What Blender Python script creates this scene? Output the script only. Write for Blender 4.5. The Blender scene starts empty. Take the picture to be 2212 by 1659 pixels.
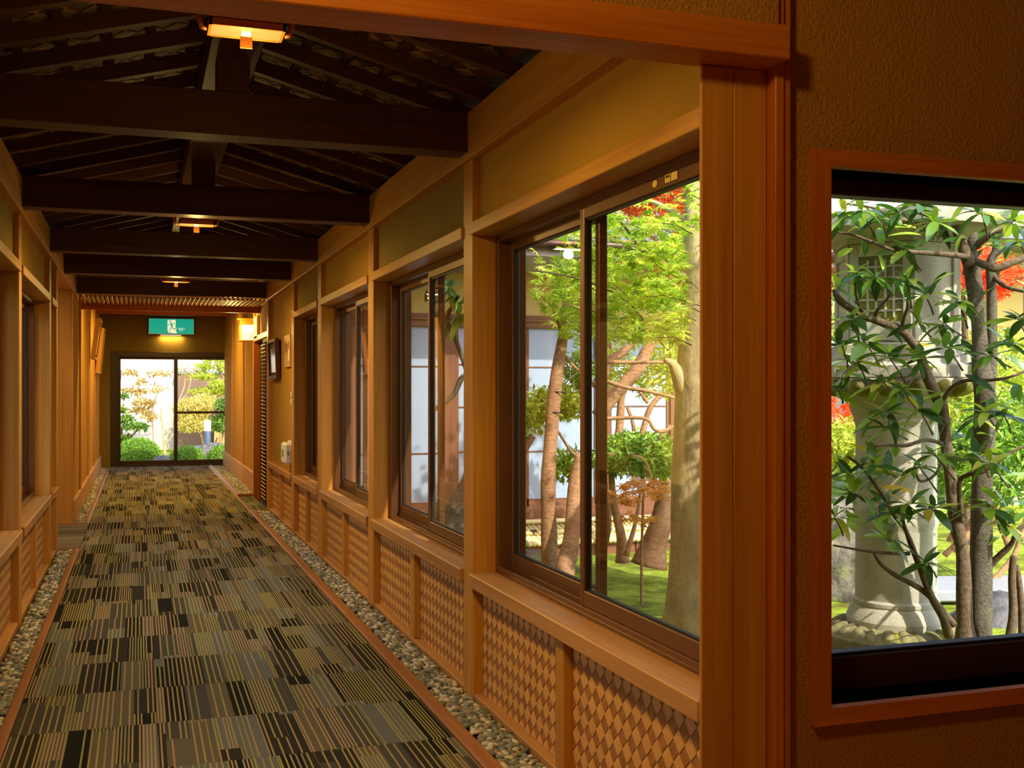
import bpy, bmesh, math, random
import numpy as np
from mathutils import Vector, Matrix, Euler, noise as mnoise

R = random.Random(7)
NR = np.random.RandomState(11)
S = bpy.context.scene
COL = S.collection
PI = math.pi

# ------------------------------------------------------------------ camera
F = 2380.0                      # focal length in pixels of the 2212 px wide frame
TH = math.radians(18.71)        # yaw to the right of the corridor axis (+Y)
SN, CS = math.sin(TH), math.cos(TH)
H = 1.35                        # eye height
cam_d = bpy.data.cameras.new('camera')
cam = bpy.data.objects.new('camera', cam_d)
COL.objects.link(cam)
cam.location = (0, 0, H)
cam.rotation_euler = (PI / 2, 0, -TH)
cam_d.sensor_fit = 'HORIZONTAL'
cam_d.sensor_width = 36
cam_d.lens = F / 2212 * 36
cam_d.shift_y = 13.5 / 2212
cam_d.clip_start = 0.05
cam_d.clip_end = 300
S.camera = cam

# ------------------------------------------------------------------ light and exposure
S.view_settings.view_transform = 'Standard'
S.view_settings.look = 'None'
S.view_settings.gamma = 1
S.view_settings.use_curve_mapping = False
S.view_settings.exposure = 0.0
SKY = 0.62
SUN = 7.5
LAMP = 7.0                     # each corridor ceiling lamp, W
LOBBY = 62.0                    # lobby ceiling lamp, W
world = bpy.data.worlds.new('world')
S.world = world
world.use_nodes = True
wn = world.node_tree
wn.nodes.clear()
sky = wn.nodes.new('ShaderNodeTexSky')
sky.sky_type = 'NISHITA'
sky.sun_disc = False
sky.sun_elevation = math.radians(44)
sky.sun_rotation = math.radians(166)
sky.air_density = 1.0
sky.dust_density = 2.5
bg = wn.nodes.new('ShaderNodeBackground')
bg.inputs['Strength'].default_value = SKY
wo = wn.nodes.new('ShaderNodeOutputWorld')
wn.links.new(sky.outputs[0], bg.inputs[0])
wn.links.new(bg.outputs[0], wo.inputs[0])
sun_d = bpy.data.lights.new('sun', 'SUN')
sun_d.energy = SUN
sun_d.angle = math.radians(0.6)
sun_d.color = (1.0, 0.9, 0.74)
sun = bpy.data.objects.new('sun', sun_d)
COL.objects.link(sun)
sun.location = (6, -20, 25)
sun.rotation_euler = Vector((-0.22, 0.69, -0.69)).to_track_quat('-Z', 'Y').to_euler()


def point_lamp(name, loc, energy, color, radius, parent=None):
    d = bpy.data.lights.new(name, 'POINT')
    d.energy = energy
    d.color = color
    d.shadow_soft_size = radius
    o = bpy.data.objects.new(name, d)
    COL.objects.link(o)
    o.location = loc
    if parent:
        o.parent = parent
        o.location = Vector(loc) - WL[parent.name]
    return o


def area_lamp(name, loc, energy, color, sx, sy, parent):
    """a rectangular lamp that shines straight down"""
    d = bpy.data.lights.new(name, 'AREA')
    d.energy = energy
    d.color = color
    d.shape = 'RECTANGLE'
    d.size, d.size_y = sx, sy
    o = bpy.data.objects.new(name, d)
    COL.objects.link(o)
    o.parent = parent
    o.location = Vector(loc) - WL[parent.name]
    return o


WL = {}
WARM = (1.0, 0.68, 0.19)
point_lamp('lobby_light', (-0.2, 1.05, 2.75), LOBBY, WARM, 0.12)
cy = S.cycles
cy.max_bounces = 7
cy.diffuse_bounces = 4
cy.glossy_bounces = 3
cy.transmission_bounces = 3
cy.transparent_max_bounces = 12
cy.caustics_reflective = False
cy.caustics_refractive = False
cy.sample_clamp_indirect = 3.0
cy.use_denoising = True


# ------------------------------------------------------------------ materials
def lin(c):
    return tuple((x / 255 / 12.92) if x / 255 <= 0.04045 else ((x / 255 + 0.055) / 1.055) ** 2.4 for x in c) + (1.0,)


class G:
    """a small wrapper for building node trees"""
    def __init__(self, name):
        self.m = bpy.data.materials.new(name)
        self.m.use_nodes = True
        self.t = self.m.node_tree
        self.t.nodes.clear()
        self.out = self.t.nodes.new('ShaderNodeOutputMaterial')

    def n(self, kind, ins=None, **kw):
        nd = self.t.nodes.new('ShaderNode' + kind)
        for k, v in kw.items():
            setattr(nd, k, v)
        for k, v in (ins or {}).items():
            self.put(nd.inputs[k], v)
        return nd

    def put(self, sock, v):
        if isinstance(v, bpy.types.NodeSocket):
            self.t.links.new(v, sock)
        elif isinstance(v, bpy.types.Node):
            self.t.links.new(v.outputs[0], sock)
        else:
            sock.default_value = v

    def math(self, op, a, b=0.0, c=0.0):
        return self.n('Math', {0: a, 1: b, 2: c}, operation=op).outputs[0]

    def mix(self, f, a, b, blend='MIX'):
        nd = self.t.nodes.new('ShaderNodeMix')
        nd.data_type = 'RGBA'
        nd.blend_type = blend
        self.put(nd.inputs[0], f)
        self.put(nd.inputs[6], a)
        self.put(nd.inputs[7], b)
        return nd.outputs[2]

    def ramp(self, f, stops, interp='LINEAR'):
        nd = self.t.nodes.new('ShaderNodeValToRGB')
        cr = nd.color_ramp
        cr.interpolation = interp
        while len(cr.elements) < len(stops):
            cr.elements.new(0.5)
        for e, (p, c) in zip(cr.elements, stops):
            e.position = p
            e.color = c
        self.put(nd.inputs[0], f)
        return nd.outputs[0]

    def principled(self, col, rough=0.6, spec=0.5, normal=None, **kw):
        ins = {'Base Color': col, 'Roughness': rough, 'Specular IOR Level': spec}
        ins.update(kw)
        p = self.n('BsdfPrincipled', ins)
        if normal is not None:
            self.put(p.inputs['Normal'], normal)
        self.t.links.new(p.outputs[0], self.out.inputs[0])
        return p

    def bump(self, h, strength=0.3, dist=0.01):
        return self.n('Bump', {'Height': h, 'Strength': strength, 'Distance': dist}).outputs[0]

    def obj(self):
        return self.n('TexCoord').outputs['Object']

    def rnd(self):
        return self.n('ObjectInfo').outputs['Random']

    def island(self):
        return self.n('NewGeometry').outputs['Random Per Island']


def wood(name, c1, c2, axis, rough=0.45, spec=0.35, fine=1.0, vary=0.12, bump=0.12):
    g = G(name)
    co = g.obj()
    off = g.n('CombineXYZ', {0: g.math('MULTIPLY', g.rnd(), 37.0), 1: g.math('MULTIPLY', g.rnd(), 13.0), 2: g.math('MULTIPLY', g.rnd(), 71.0)})
    co = g.n('VectorMath', {0: co, 1: off.outputs[0]}, operation='ADD').outputs[0]
    sc = [26.0 * fine] * 3
    sc[axis] = 0.9 * fine
    sc2 = [130.0 * fine] * 3
    sc2[axis] = 3.0 * fine
    a = g.n('Noise', {'Vector': g.n('Mapping', {'Vector': co, 'Scale': sc}).outputs[0], 'Scale': 1.0, 'Detail': 3.0, 'Distortion': 0.6}) if False else None
    m1 = g.n('Mapping', {'Vector': co, 'Scale': sc})
    n1 = g.n('TexNoise', {'Vector': m1.outputs[0], 'Scale': 1.0, 'Detail': 3.0, 'Distortion': 0.6})
    m2 = g.n('Mapping', {'Vector': co, 'Scale': sc2})
    n2 = g.n('TexNoise', {'Vector': m2.outputs[0], 'Scale': 1.0, 'Detail': 2.0})
    f = g.math('ADD', g.math('MULTIPLY', n1.outputs[0], 0.65), g.math('MULTIPLY', n2.outputs[0], 0.35))
    col = g.ramp(f, [(0.3, c2), (0.68, c1)])
    hs = g.n('HueSaturation', {'Color': col, 'Value': g.math('ADD', 1.0 - vary / 2, g.math('MULTIPLY', g.rnd(), vary))})
    g.principled(hs.outputs[0], rough, spec, g.bump(f, bump, 0.004))
    return g.m


def woods(name, c1, c2, **kw):
    return [wood(name + '_' + a, c1, c2, i, **kw) for i, a in enumerate('xyz')]


W_POST = woods('cedar', lin((206, 146, 62)), lin((172, 110, 42)))
W_SILL = woods('sill_wood', lin((194, 140, 82)), lin((162, 110, 60)))
W_BEAM = woods('dark_beam', lin((88, 42, 20)), lin((58, 24, 10)), rough=0.5)
W_RAFT = woods('rafter_wood', lin((96, 54, 28)), lin((64, 32, 14)), rough=0.55)
W_RED = woods('red_wood', lin((204, 122, 40)), lin((166, 86, 22)), rough=0.4)
W_RAIL = woods('rail_wood', lin((170, 112, 74)), lin((132, 82, 52)), rough=0.35)
W_PALE = woods('pale_wood', lin((205, 160, 104)), lin((178, 128, 78)), rough=0.5)
W_EXT = woods('weathered_brown', lin((128, 84, 58)), lin((92, 56, 38)), rough=0.6)
M_STRIP_A = wood('weave_light', lin((228, 170, 98)), lin((210, 150, 80)), 0, rough=0.5, fine=2.0)
M_STRIP_B = wood('weave_dark', lin((186, 126, 68)), lin((140, 88, 44)), 0, rough=0.5, fine=2.4)
M_ROOFWEAVE_A = wood('roof_weave_light', lin((178, 138, 84)), lin((146, 106, 60)), 0, rough=0.6)
M_ROOFWEAVE_B = wood('roof_weave_dark', lin((104, 66, 34)), lin((78, 46, 22)), 0, rough=0.6)


def plain(name, c, rough=0.5, spec=0.5, metal=0.0, bump=0.0, bscale=80, emit=None, estr=0.0):
    g = G(name)
    nrm = None
    col = c
    if bump:
        nz = g.n('TexNoise', {'Vector': g.obj(), 'Scale': bscale, 'Detail': 4.0})
        nrm = g.bump(nz.outputs[0], bump, 0.01)
        col = g.mix(nz.outputs[0], tuple(x * 0.85 for x in c[:3]) + (1,), c)
    p = g.principled(col, rough, spec, nrm)
    p.inputs['Metallic'].default_value = metal
    if emit:
        p.inputs['Emission Color'].default_value = emit
        p.inputs['Emission Strength'].default_value = estr
    return g.m


def plaster(name, c, scale=70, strength=0.5):
    g = G(name)
    a = g.n('TexNoise', {'Vector': g.obj(), 'Scale': scale, 'Detail': 5.0, 'Roughness': 0.6})
    b = g.n('TexNoise', {'Vector': g.obj(), 'Scale': 2.2, 'Detail': 2.0})
    col = g.mix(b.outputs[0], tuple(x * 0.88 for x in c[:3]) + (1,), tuple(min(1, x * 1.1) for x in c[:3]) + (1,))
    g.principled(col, 0.9, 0.2, g.bump(a.outputs[0], strength, 0.012))
    return g.m


M_PLASTER = plaster('ochre_plaster', lin((184, 138, 52)), 60, 0.35)
M_PLASTER_G = plaster('olive_plaster', lin((142, 118, 58)), 60, 0.3)
M_PLASTER_L = plaster('lobby_plaster', lin((184, 132, 56)), 95, 1.0)
M_WHITEWALL = plaster('white_render', lin((178, 170, 168)), 30, 0.2)
M_YELLOW = plaster('yellow_plaster', lin((206, 178, 108)), 40, 0.2)
M_CREAM = plaster('cream_render', lin((226, 206, 176)), 30, 0.2)
M_GREYWALL = plaster('grey_render', lin((126, 122, 120)), 30, 0.2)
M_BROWNWALL = plaster('brown_render', lin((120, 96, 84)), 30, 0.2)
M_BRONZE = plain('bronze_aluminium', lin((112, 72, 38)), 0.38, 0.5, 0.35)
M_BRONZE_D = plain('dark_bronze', lin((62, 42, 28)), 0.42, 0.5, 0.3)
M_RUBBER = plain('black_rubber', lin((16, 16, 17)), 0.55)
M_BLACK = plain('black_paint', lin((14, 12, 10)), 0.6)
M_WHITE = plain('white_plastic', lin((232, 230, 220)), 0.4)
M_STEEL = plain('grey_steel', lin((150, 150, 150)), 0.35, 0.5, 0.8)
M_SHOJI = plain('pale_blue_screen', lin((150, 168, 192)), 0.55, 0.4)
M_GREYSCREEN = plain('grey_screen', lin((120, 120, 122)), 0.6)
M_ROOFTILE = plain('blue_grey_roof_tile', lin((120, 128, 140)), 0.5, bump=0.2, bscale=30)
M_SLATE = plain('wet_slate', lin((150, 154, 166)), 0.5, bump=0.3, bscale=20)
M_KNOT = plain('black_twine', lin((28, 22, 18)), 0.8)
M_BOLLARD = plain('blue_grey_metal', lin((72, 92, 116)), 0.45, 0.5, 0.2)
M_SOIL = plain('dark_soil', lin((58, 44, 32)), 0.95, 0.2, bump=0.6, bscale=25)
M_PAPER = plain('cream_paper', lin((232, 224, 196)), 0.7)
M_INK = plain('dark_ink', lin((44, 36, 28)), 0.7)
M_TAG = plain('yellow_card', lin((150, 84, 8)), 0.6)
M_STICK = plain('gold_sticker', lin((226, 190, 96)), 0.5)
M_GREEN_MARK = plain('green_mark', lin((60, 150, 110)), 0.5)
M_LAMP = plain('lit_diffuser', lin((90, 40, 8)), 0.5, emit=(1.0, 0.42, 0.085, 1), estr=1.15)
M_BULB = plain('lit_bulb', lin((255, 230, 190)), 0.5, emit=(1.0, 0.75, 0.4, 1), estr=6.0)
M_LANTERNPAPER = plain('lit_paper', lin((255, 236, 200)), 0.6, emit=(1.0, 0.74, 0.36, 1), estr=2.2)
M_EXITGREEN = plain('lit_green', lin((30, 160, 140)), 0.5, emit=lin((16, 176, 150)), estr=0.75)
M_EXITWHITE = plain('lit_white', lin((240, 240, 210)), 0.5, emit=lin((244, 240, 196)), estr=0.9)


def glass_mat():
    g = G('window_glass')
    lw = g.n('LayerWeight', {'Blend': 0.5}).outputs['Facing']
    fr = g.math('ADD', 0.03, g.math('MULTIPLY', g.math('POWER', lw, 5.0), 0.8))
    tr = g.n('BsdfTransparent', {'Color': (0.96, 0.975, 0.97, 1)})
    gl = g.n('BsdfGlossy', {'Color': (1, 1, 1, 1), 'Roughness': 0.0})
    mx = g.n('MixShader', {0: fr, 1: tr.outputs[0], 2: gl.outputs[0]})
    g.t.links.new(mx.outputs[0], g.out.inputs[0])
    return g.m


M_GLASS = glass_mat()


def pebble_mat(name, island):
    g = G(name)
    r = g.island() if island else g.rnd()
    col = g.ramp(r, [(0.0, lin((150, 150, 144))), (0.2, lin((112, 118, 112))), (0.34, lin((212, 202, 188))), (0.52, lin((142, 142, 138))), (0.62, lin((96, 102, 102))), (0.72, lin((226, 218, 206))), (0.86, lin((164, 140, 118))), (0.95, lin((120, 128, 118)))], 'CONSTANT')
    nz = g.n('TexNoise', {'Vector': g.obj(), 'Scale': 90.0, 'Detail': 3.0})
    col = g.mix(g.math('MULTIPLY', nz.outputs[0], 0.4), col, (0.12, 0.11, 0.09, 1))
    g.principled(col, 0.62, 0.35)
    return g.m


M_PEB = pebble_mat('pebble', False)
M_PEBS = pebble_mat('pebble_mass', True)


def leaf_mat(name, stops, island, rough=0.45, spec=0.4, trans=0.35, tint=(1.0, 1.0, 0.45), gain=1.5):
    g = G(name)
    r = g.island() if island else g.rnd()
    col = g.ramp(r, stops)
    p = g.n('BsdfPrincipled', {'Base Color': col, 'Roughness': rough, 'Specular IOR Level': spec})
    tc = g.mix(1.0, col, tuple(x * gain for x in tint) + (1,), 'MULTIPLY')
    tl = g.n('BsdfTranslucent', {'Color': tc})
    mx = g.n('MixShader', {0: trans, 1: p.outputs[0], 2: tl.outputs[0]})
    g.t.links.new(mx.outputs[0], g.out.inputs[0])
    return g.m


ST_MAPLE = [(0, lin((128, 166, 50))), (0.4, lin((168, 200, 66))), (0.8, lin((206, 222, 92))), (1, lin((226, 228, 120)))]
ST_BRONZE = [(0, lin((206, 146, 66))), (0.5, lin((226, 176, 92))), (1, lin((206, 172, 140)))]
ST_REDM = [(0, lin((190, 84, 34))), (0.5, lin((214, 118, 52))), (1, lin((226, 160, 74)))]
ST_SCAR = [(0, lin((230, 92, 46))), (1, lin((250, 150, 96)))]
ST_SHRUB = [(0, lin((46, 82, 38))), (0.3, lin((66, 106, 46))), (0.55, lin((98, 138, 54))), (0.75, lin((146, 182, 66))), (0.93, lin((176, 196, 76))), (1, lin((206, 176, 54)))]
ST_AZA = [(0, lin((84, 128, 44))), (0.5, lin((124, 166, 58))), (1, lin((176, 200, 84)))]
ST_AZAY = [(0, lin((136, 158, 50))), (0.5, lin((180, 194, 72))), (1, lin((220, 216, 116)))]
ST_PINE = [(0, lin((58, 92, 38))), (0.5, lin((94, 132, 48))), (1, lin((146, 176, 66)))]
ST_CLIP = [(0, lin((78, 124, 34))), (0.5, lin((112, 160, 46))), (1, lin((158, 190, 70)))]
ST_PALE = [(0, lin((170, 168, 84))), (0.5, lin((206, 192, 112))), (1, lin((232, 206, 150)))]
ST_RUST = [(0, lin((136, 108, 52))), (0.5, lin((176, 150, 82))), (1, lin((222, 196, 146)))]
M_MAPLE_S = leaf_mat('maple_leaf_mass', ST_MAPLE, True, trans=0.5, tint=(1, 0.95, 0.5))
M_BRZ = leaf_mat('bronze_leaf', ST_BRONZE, False, trans=0.55, tint=(1, 0.85, 0.5))
M_MAPLE = leaf_mat('maple_leaf', ST_MAPLE, False, trans=0.5, tint=(1, 0.95, 0.5))
M_REDM_S = leaf_mat('orange_maple_mass', ST_REDM, True, tint=(1, 0.7, 0.4))
M_REDM = leaf_mat('orange_maple_leaf', ST_REDM, False, tint=(1, 0.7, 0.4))
M_SCAR_S = leaf_mat('scarlet_maple_mass', ST_SCAR, True, tint=(1, 0.6, 0.4))
M_SHRUB = leaf_mat('shrub_leaf', ST_SHRUB, False, 0.28, 0.7, 0.32)
M_SHRUB_S = leaf_mat('shrub_leaf_mass', ST_SHRUB, True, 0.28, 0.6, 0.25)
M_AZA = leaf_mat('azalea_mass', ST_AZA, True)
M_AZAY = leaf_mat('yellow_green_azalea_mass', ST_AZAY, True)  # yellower, lighter leaf tones than the plain azalea
M_PINE = leaf_mat('pine_mass', ST_PINE, True, trans=0.2)
M_CLIP = leaf_mat('clipped_mass', ST_CLIP, True, trans=0.25)
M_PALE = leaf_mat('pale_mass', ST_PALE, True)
M_RUST = leaf_mat('rust_mass', ST_RUST, True)
M_CORE = plain('dome_core_green', lin((78, 104, 36)), 0.9, 0.1, bump=0.5, bscale=30)  # dull green for the solid cores of the clipped domes


def bark_mat(name, c1, c2, zs=6.0, scale=22.0, strength=0.5):
    g = G(name)
    m = g.n('Mapping', {'Vector': g.obj(), 'Scale': (1, 1, 1.0 / zs * 6)})
    a = g.n('TexNoise', {'Vector': m.outputs[0], 'Scale': scale, 'Detail': 6.0, 'Roughness': 0.65})
    b = g.n('TexNoise', {'Vector': g.obj(), 'Scale': 5.0, 'Detail': 3.0})
    f = g.math('ADD', g.math('MULTIPLY', a.outputs[0], 0.6), g.math('MULTIPLY', b.outputs[0], 0.4))
    g.principled(g.ramp(f, [(0.35, c2), (0.62, c1)]), 0.85, 0.2, g.bump(a.outputs[0], strength, 0.02))
    return g.m


M_BARK = bark_mat('maple_bark', lin((196, 176, 132)), lin((146, 130, 94)), 12, 18)
M_BARK_D = bark_mat('shrub_bark', lin((122, 104, 84)), lin((78, 64, 50)), 6, 40)
M_BARK_G = bark_mat('grey_bark', lin((128, 120, 104)), lin((76, 70, 58)), 4, 60, 0.9)
M_BARK_O = bark_mat('gnarled_bark', lin((186, 142, 104)), lin((122, 88, 62)), 3, 30)
M_STONE = bark_mat('granite', lin((206, 200, 182)), lin((164, 160, 142)), 6, 120, 0.35)


def mossy_stone(name, stone, stone2, moss, thr=0.5):
    g = G(name)
    a = g.n('TexNoise', {'Vector': g.obj(), 'Scale': 9.0, 'Detail': 6.0, 'Roughness': 0.7})
    b = g.n('TexNoise', {'Vector': g.obj(), 'Scale': 4.0, 'Detail': 5.0})
    col = g.ramp(a.outputs[0], [(0.35, stone2), (0.65, stone)])
    f = g.ramp(b.outputs[0], [(thr - 0.06, (0, 0, 0, 1)), (thr + 0.08, (1, 1, 1, 1))])
    g.principled(g.mix(f, col, moss), 0.9, 0.2, g.bump(a.outputs[0], 0.8, 0.03))
    return g.m


M_LOTUS = mossy_stone('mossy_granite', lin((150, 138, 104)), lin((112, 108, 76)), lin((140, 138, 52)), 0.5)
M_ROCK = mossy_stone('garden_rock', lin((140, 134, 122)), lin((84, 82, 76)), lin((112, 124, 62)), 0.58)
M_ROCKD = mossy_stone('dark_rock', lin((120, 118, 122)), lin((62, 62, 66)), lin((92, 96, 74)), 0.68)


def moss_mat():
    g = G('moss_ground')
    a = g.n('TexNoise', {'Vector': g.obj(), 'Scale': 2.6, 'Detail': 8.0, 'Roughness': 0.7})
    b = g.n('TexNoise', {'Vector': g.obj(), 'Scale': 45.0, 'Detail': 5.0, 'Roughness': 0.7})
    col = g.ramp(a.outputs[0], [(0.34, lin((128, 116, 60))), (0.42, lin((136, 146, 54))), (0.5, lin((170, 194, 60))), (0.6, lin((206, 224, 90)))])
    f = g.ramp(b.outputs[0], [(0.42, (0, 0, 0, 1)), (0.62, (1, 1, 1, 1))])
    col = g.mix(g.math('MULTIPLY', f, 0.35), col, lin((104, 108, 40)))
    g.principled(col, 0.95, 0.1, g.bump(b.outputs[0], 1.0, 0.05))
    return g.m


M_MOSS = moss_mat()


def bamboo_mat():
    g = G('split_bamboo')
    r = g.rnd()
    col = g.ramp(r, [(0, lin((208, 190, 132))), (1, lin((232, 216, 162)))])
    g.principled(col, 0.4, 0.4)
    return g.m


M_BAMBOO = bamboo_mat()


def carpet_mat():
    """striped carpet tile: blocks of dark and grey yarn with thin olive and tan lines"""
    g = G('striped_carpet')
    sx = g.n('SeparateXYZ', {0: g.obj()})
    x, y = sx.outputs[0], sx.outputs[1]
    r = g.math('MULTIPLY', g.rnd(), 91.7)
    bxw = g.math('FLOOR', g.math('DIVIDE', g.math('ADD', x, g.math('MULTIPLY', g.rnd(), 0.06)), 0.0912))

    def wnoise(a, b, c):
        v = g.n('CombineXYZ', {0: a, 1: b, 2: c})
        return g.n('TexWhiteNoise', {'Vector': v.outputs[0]}, noise_dimensions='3D').outputs[0]
    thr = g.math('SUBTRACT', g.math('MULTIPLY', wnoise(bxw, 3.3, r), 1.1), 0.34)
    seg = g.math('GREATER_THAN', y, thr)
    base = g.ramp(wnoise(bxw, seg, g.math('ADD', r, 5.0)), [(0.0, lin((22, 21, 20))), (0.17, lin((78, 76, 72))), (0.4, lin((112, 112, 108))), (0.62, lin((108, 98, 80))), (0.82, lin((50, 45, 40)))], 'CONSTANT')
    cx = g.math('FLOOR', g.math('DIVIDE', x, 0.0068))
    dens = wnoise(bxw, seg, g.math('ADD', r, 17.0))
    k = g.math('ADD', 2.0, g.math('FLOOR', g.math('MULTIPLY', dens, 3.99)))
    on = g.math('LESS_THAN', g.math('ABSOLUTE', g.math('MODULO', cx, k)), 0.5)
    drop = g.math('GREATER_THAN', wnoise(cx, seg, g.math('ADD', r, 29.0)), 0.12)
    on = g.math('MULTIPLY', on, drop)
    sc = g.ramp(wnoise(g.math('FLOOR', g.math('DIVIDE', x, 0.0342)), seg, g.math('ADD', r, 41.0)), [(0.0, lin((168, 158, 92))), (0.35, lin((178, 152, 110))), (0.7, lin((150, 142, 96))), (0.85, lin((176, 146, 114)))], 'CONSTANT')
    col = g.mix(on, base, sc)
    nz = g.n('TexNoise', {'Vector': g.obj(), 'Scale': 400.0, 'Detail': 2.0})
    col = g.mix(g.math('MULTIPLY', nz.outputs[0], 0.35), col, (0.02, 0.018, 0.015, 1))
    hb = g.math('ADD', g.math('MULTIPLY', on, 0.4), nz.outputs[0])
    g.principled(col, 0.95, 0.1, g.bump(hb, 0.5, 0.004))
    return g.m


M_CARPET = carpet_mat()


def picture_mat():
    g = G('greenery_reflection')  # greenery reflected in the picture face, painted into the colour
    a = g.n('TexNoise', {'Vector': g.obj(), 'Scale': 9.0, 'Detail': 5.0})
    col = g.ramp(a.outputs[0], [(0.3, lin((60, 84, 40))), (0.5, lin((150, 160, 80))), (0.65, lin((226, 214, 170)))])
    g.principled(col, 0.15, 0.6)
    return g.m


M_PICTURE_REFL = picture_mat()


# ------------------------------------------------------------------ geometry helpers
def tag(o, label=None, cat=None, group=None, kind=None):
    if label: o['label'] = label
    if cat: o['category'] = cat
    if group: o['group'] = group
    if kind: o['kind'] = kind
    return o


def empty(name, loc, label=None, cat=None, group=None, kind=None, parent=None):
    o = bpy.data.objects.new(name, None)
    COL.objects.link(o)
    o.empty_display_size = 0.1
    link(o, Vector(loc), parent)
    return tag(o, label, cat, group, kind)


def link(o, wloc, parent=None):
    WL[o.name] = Vector(wloc)
    o.location = wloc
    if parent is not None:
        o.parent = parent
        o.location = Vector(wloc) - WL[parent.name]
    return o


def mk(name, verts, faces, mat, parent=None, smooth=False, origin=None, kind=None, label=None):
    """one mesh object from world-space vertices, origin at its own centre"""
    v = np.asarray(verts, dtype=float)
    c = (v.min(0) + v.max(0)) / 2 if origin is None else np.asarray(origin, dtype=float)
    me = bpy.data.meshes.new(name)
    me.from_pydata((v - c).tolist(), [], faces)
    if smooth:
        me.shade_smooth()
    if mat is not None:
        me.materials.append(mat)
    o = bpy.data.objects.new(name, me)
    COL.objects.link(o)
    link(o, Vector(c.tolist()), parent)
    return tag(o, label=label, kind=kind)


BOXF = [(0, 3, 2, 1), (4, 5, 6, 7), (0, 1, 5, 4), (1, 2, 6, 5), (2, 3, 7, 6), (3, 0, 4, 7)]


def boxv(x0, x1, y0, y1, z0, z1):
    return [(x0, y0, z0), (x1, y0, z0), (x1, y1, z0), (x0, y1, z0), (x0, y0, z1), (x1, y0, z1), (x1, y1, z1), (x0, y1, z1)]


class MB:
    def __init__(self):
        self.v, self.f = [], []

    def add(self, v, f):
        k = len(self.v)
        self.v += [tuple(p) for p in v]
        self.f += [tuple(i + k for i in q) for q in f]
        return self

    def box(self, *a):
        return self.add(boxv(*a), BOXF)

    def tube(self, pts, rad, sides=8, wob=0.0, cap=True, seed=0.0):
        pts = [Vector(p) for p in pts]
        n = len(pts)
        if not hasattr(rad, '__len__'):
            rad = [rad] * n
        k0 = len(self.v)
        t0 = (pts[1] - pts[0]).normalized()
        up = Vector((0, 0, 1)) if abs(t0.z) < 0.9 else Vector((1, 0, 0))
        nx = t0.cross(up).normalized()
        for i, p in enumerate(pts):
            t = (pts[min(i + 1, n - 1)] - pts[max(i - 1, 0)]).normalized()
            nx = (nx - t * nx.dot(t)).normalized()
            ny = t.cross(nx)
            for k in range(sides):
                a = 2 * PI * k / sides
                d = nx * math.cos(a) + ny * math.sin(a)
                r = rad[i]
                if wob:
                    q = (p + d * r) * (1.2 / max(rad[0], 0.02)) * 0.25
                    r *= 1 + wob * mnoise.noise(q + Vector((seed, 0, 0)))
                self.v.append(tuple(p + d * r))
        for i in range(n - 1):
            for k in range(sides):
                a, b = k0 + i * sides + k, k0 + i * sides + (k + 1) % sides
                self.f.append((a, b, b + sides, a + sides))
        if cap:
            self.f.append(tuple(k0 + k for k in range(sides))[::-1])
            self.f.append(tuple(k0 + (n - 1) * sides + k for k in range(sides)))
        return self

    def lathe(self, prof, c, sides=40, wob=None):
        k0 = len(self.v)
        for r, z in prof:
            for k in range(sides):
                a = 2 * PI * k / sides
                self.v.append((c[0] + r * math.cos(a), c[1] + r * math.sin(a), c[2] + z))
        for i in range(len(prof) - 1):
            for k in range(sides):
                a, b = k0 + i * sides + k, k0 + i * sides + (k + 1) % sides
                self.f.append((a, b, b + sides, a + sides))
        self.f.append(tuple(k0 + k for k in range(sides))[::-1])
        self.f.append(tuple(k0 + (len(prof) - 1) * sides + k for k in range(sides)))
        return self

    def build(self, name, mat, parent=None, smooth=False, kind=None, label=None):
        return mk(name, self.v, self.f, mat, parent, smooth, kind=kind, label=label)


def bx(name, b, mat, parent=None, bev=0.003, kind=None, label=None, rot=None):
    """a box with softened edges as one object"""
    x0, x1, y0, y1, z0, z1 = b
    bm = bmesh.new()
    bmesh.ops.create_cube(bm, size=1)
    for v in bm.verts:
        v.co = Vector((v.co.x * (x1 - x0), v.co.y * (y1 - y0), v.co.z * (z1 - z0)))
    if bev:
        bmesh.ops.bevel(bm, geom=bm.edges[:], offset=min(bev, 0.3 * min(x1 - x0, y1 - y0, z1 - z0)), segments=1, affect='EDGES')
    me = bpy.data.meshes.new(name)
    bm.to_mesh(me)
    bm.free()
    me.materials.append(mat)
    o = bpy.data.objects.new(name, me)
    COL.objects.link(o)
    link(o, Vector(((x0 + x1) / 2, (y0 + y1) / 2, (z0 + z1) / 2)), parent)
    if rot:
        o.rotation_euler = rot
    return tag(o, label=label, kind=kind)


def wbox(name, b, woodset, parent=None, **kw):
    """a wooden box whose grain follows its longest side"""
    d = (b[1] - b[0], b[3] - b[2], b[5] - b[4])
    return bx(name, b, woodset[d.index(max(d))], parent, **kw)


def at(u, v, D):
    """the point of the place that lies at pixel (u, v) of the photograph, D metres deep"""
    l = (u - 1106) / F * D
    return Vector((D * SN + l * CS, D * CS - l * SN, H + (843 - v) / F * D))


def inst(src, name, loc, rot, scale, parent, mat=None):
    o = bpy.data.objects.new(name, src)
    COL.objects.link(o)
    link(o, loc, parent)
    o.rotation_euler = rot
    o.scale = scale
    return o


def scatter(base_v, base_f, pos, rot, scl):
    """many small copies as plain vertex and face lists"""
    bv = np.asarray(base_v, dtype=float)
    k = len(bv)
    V = np.einsum('nij,kj->nki', rot, bv) * scl[:, None, None] + pos[:, None, :]
    V = V.reshape(-1, 3)
    Fs = []
    for i in range(len(pos)):
        o = i * k
        Fs += [tuple(j + o for j in f) for f in base_f]
    return V, Fs


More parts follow.
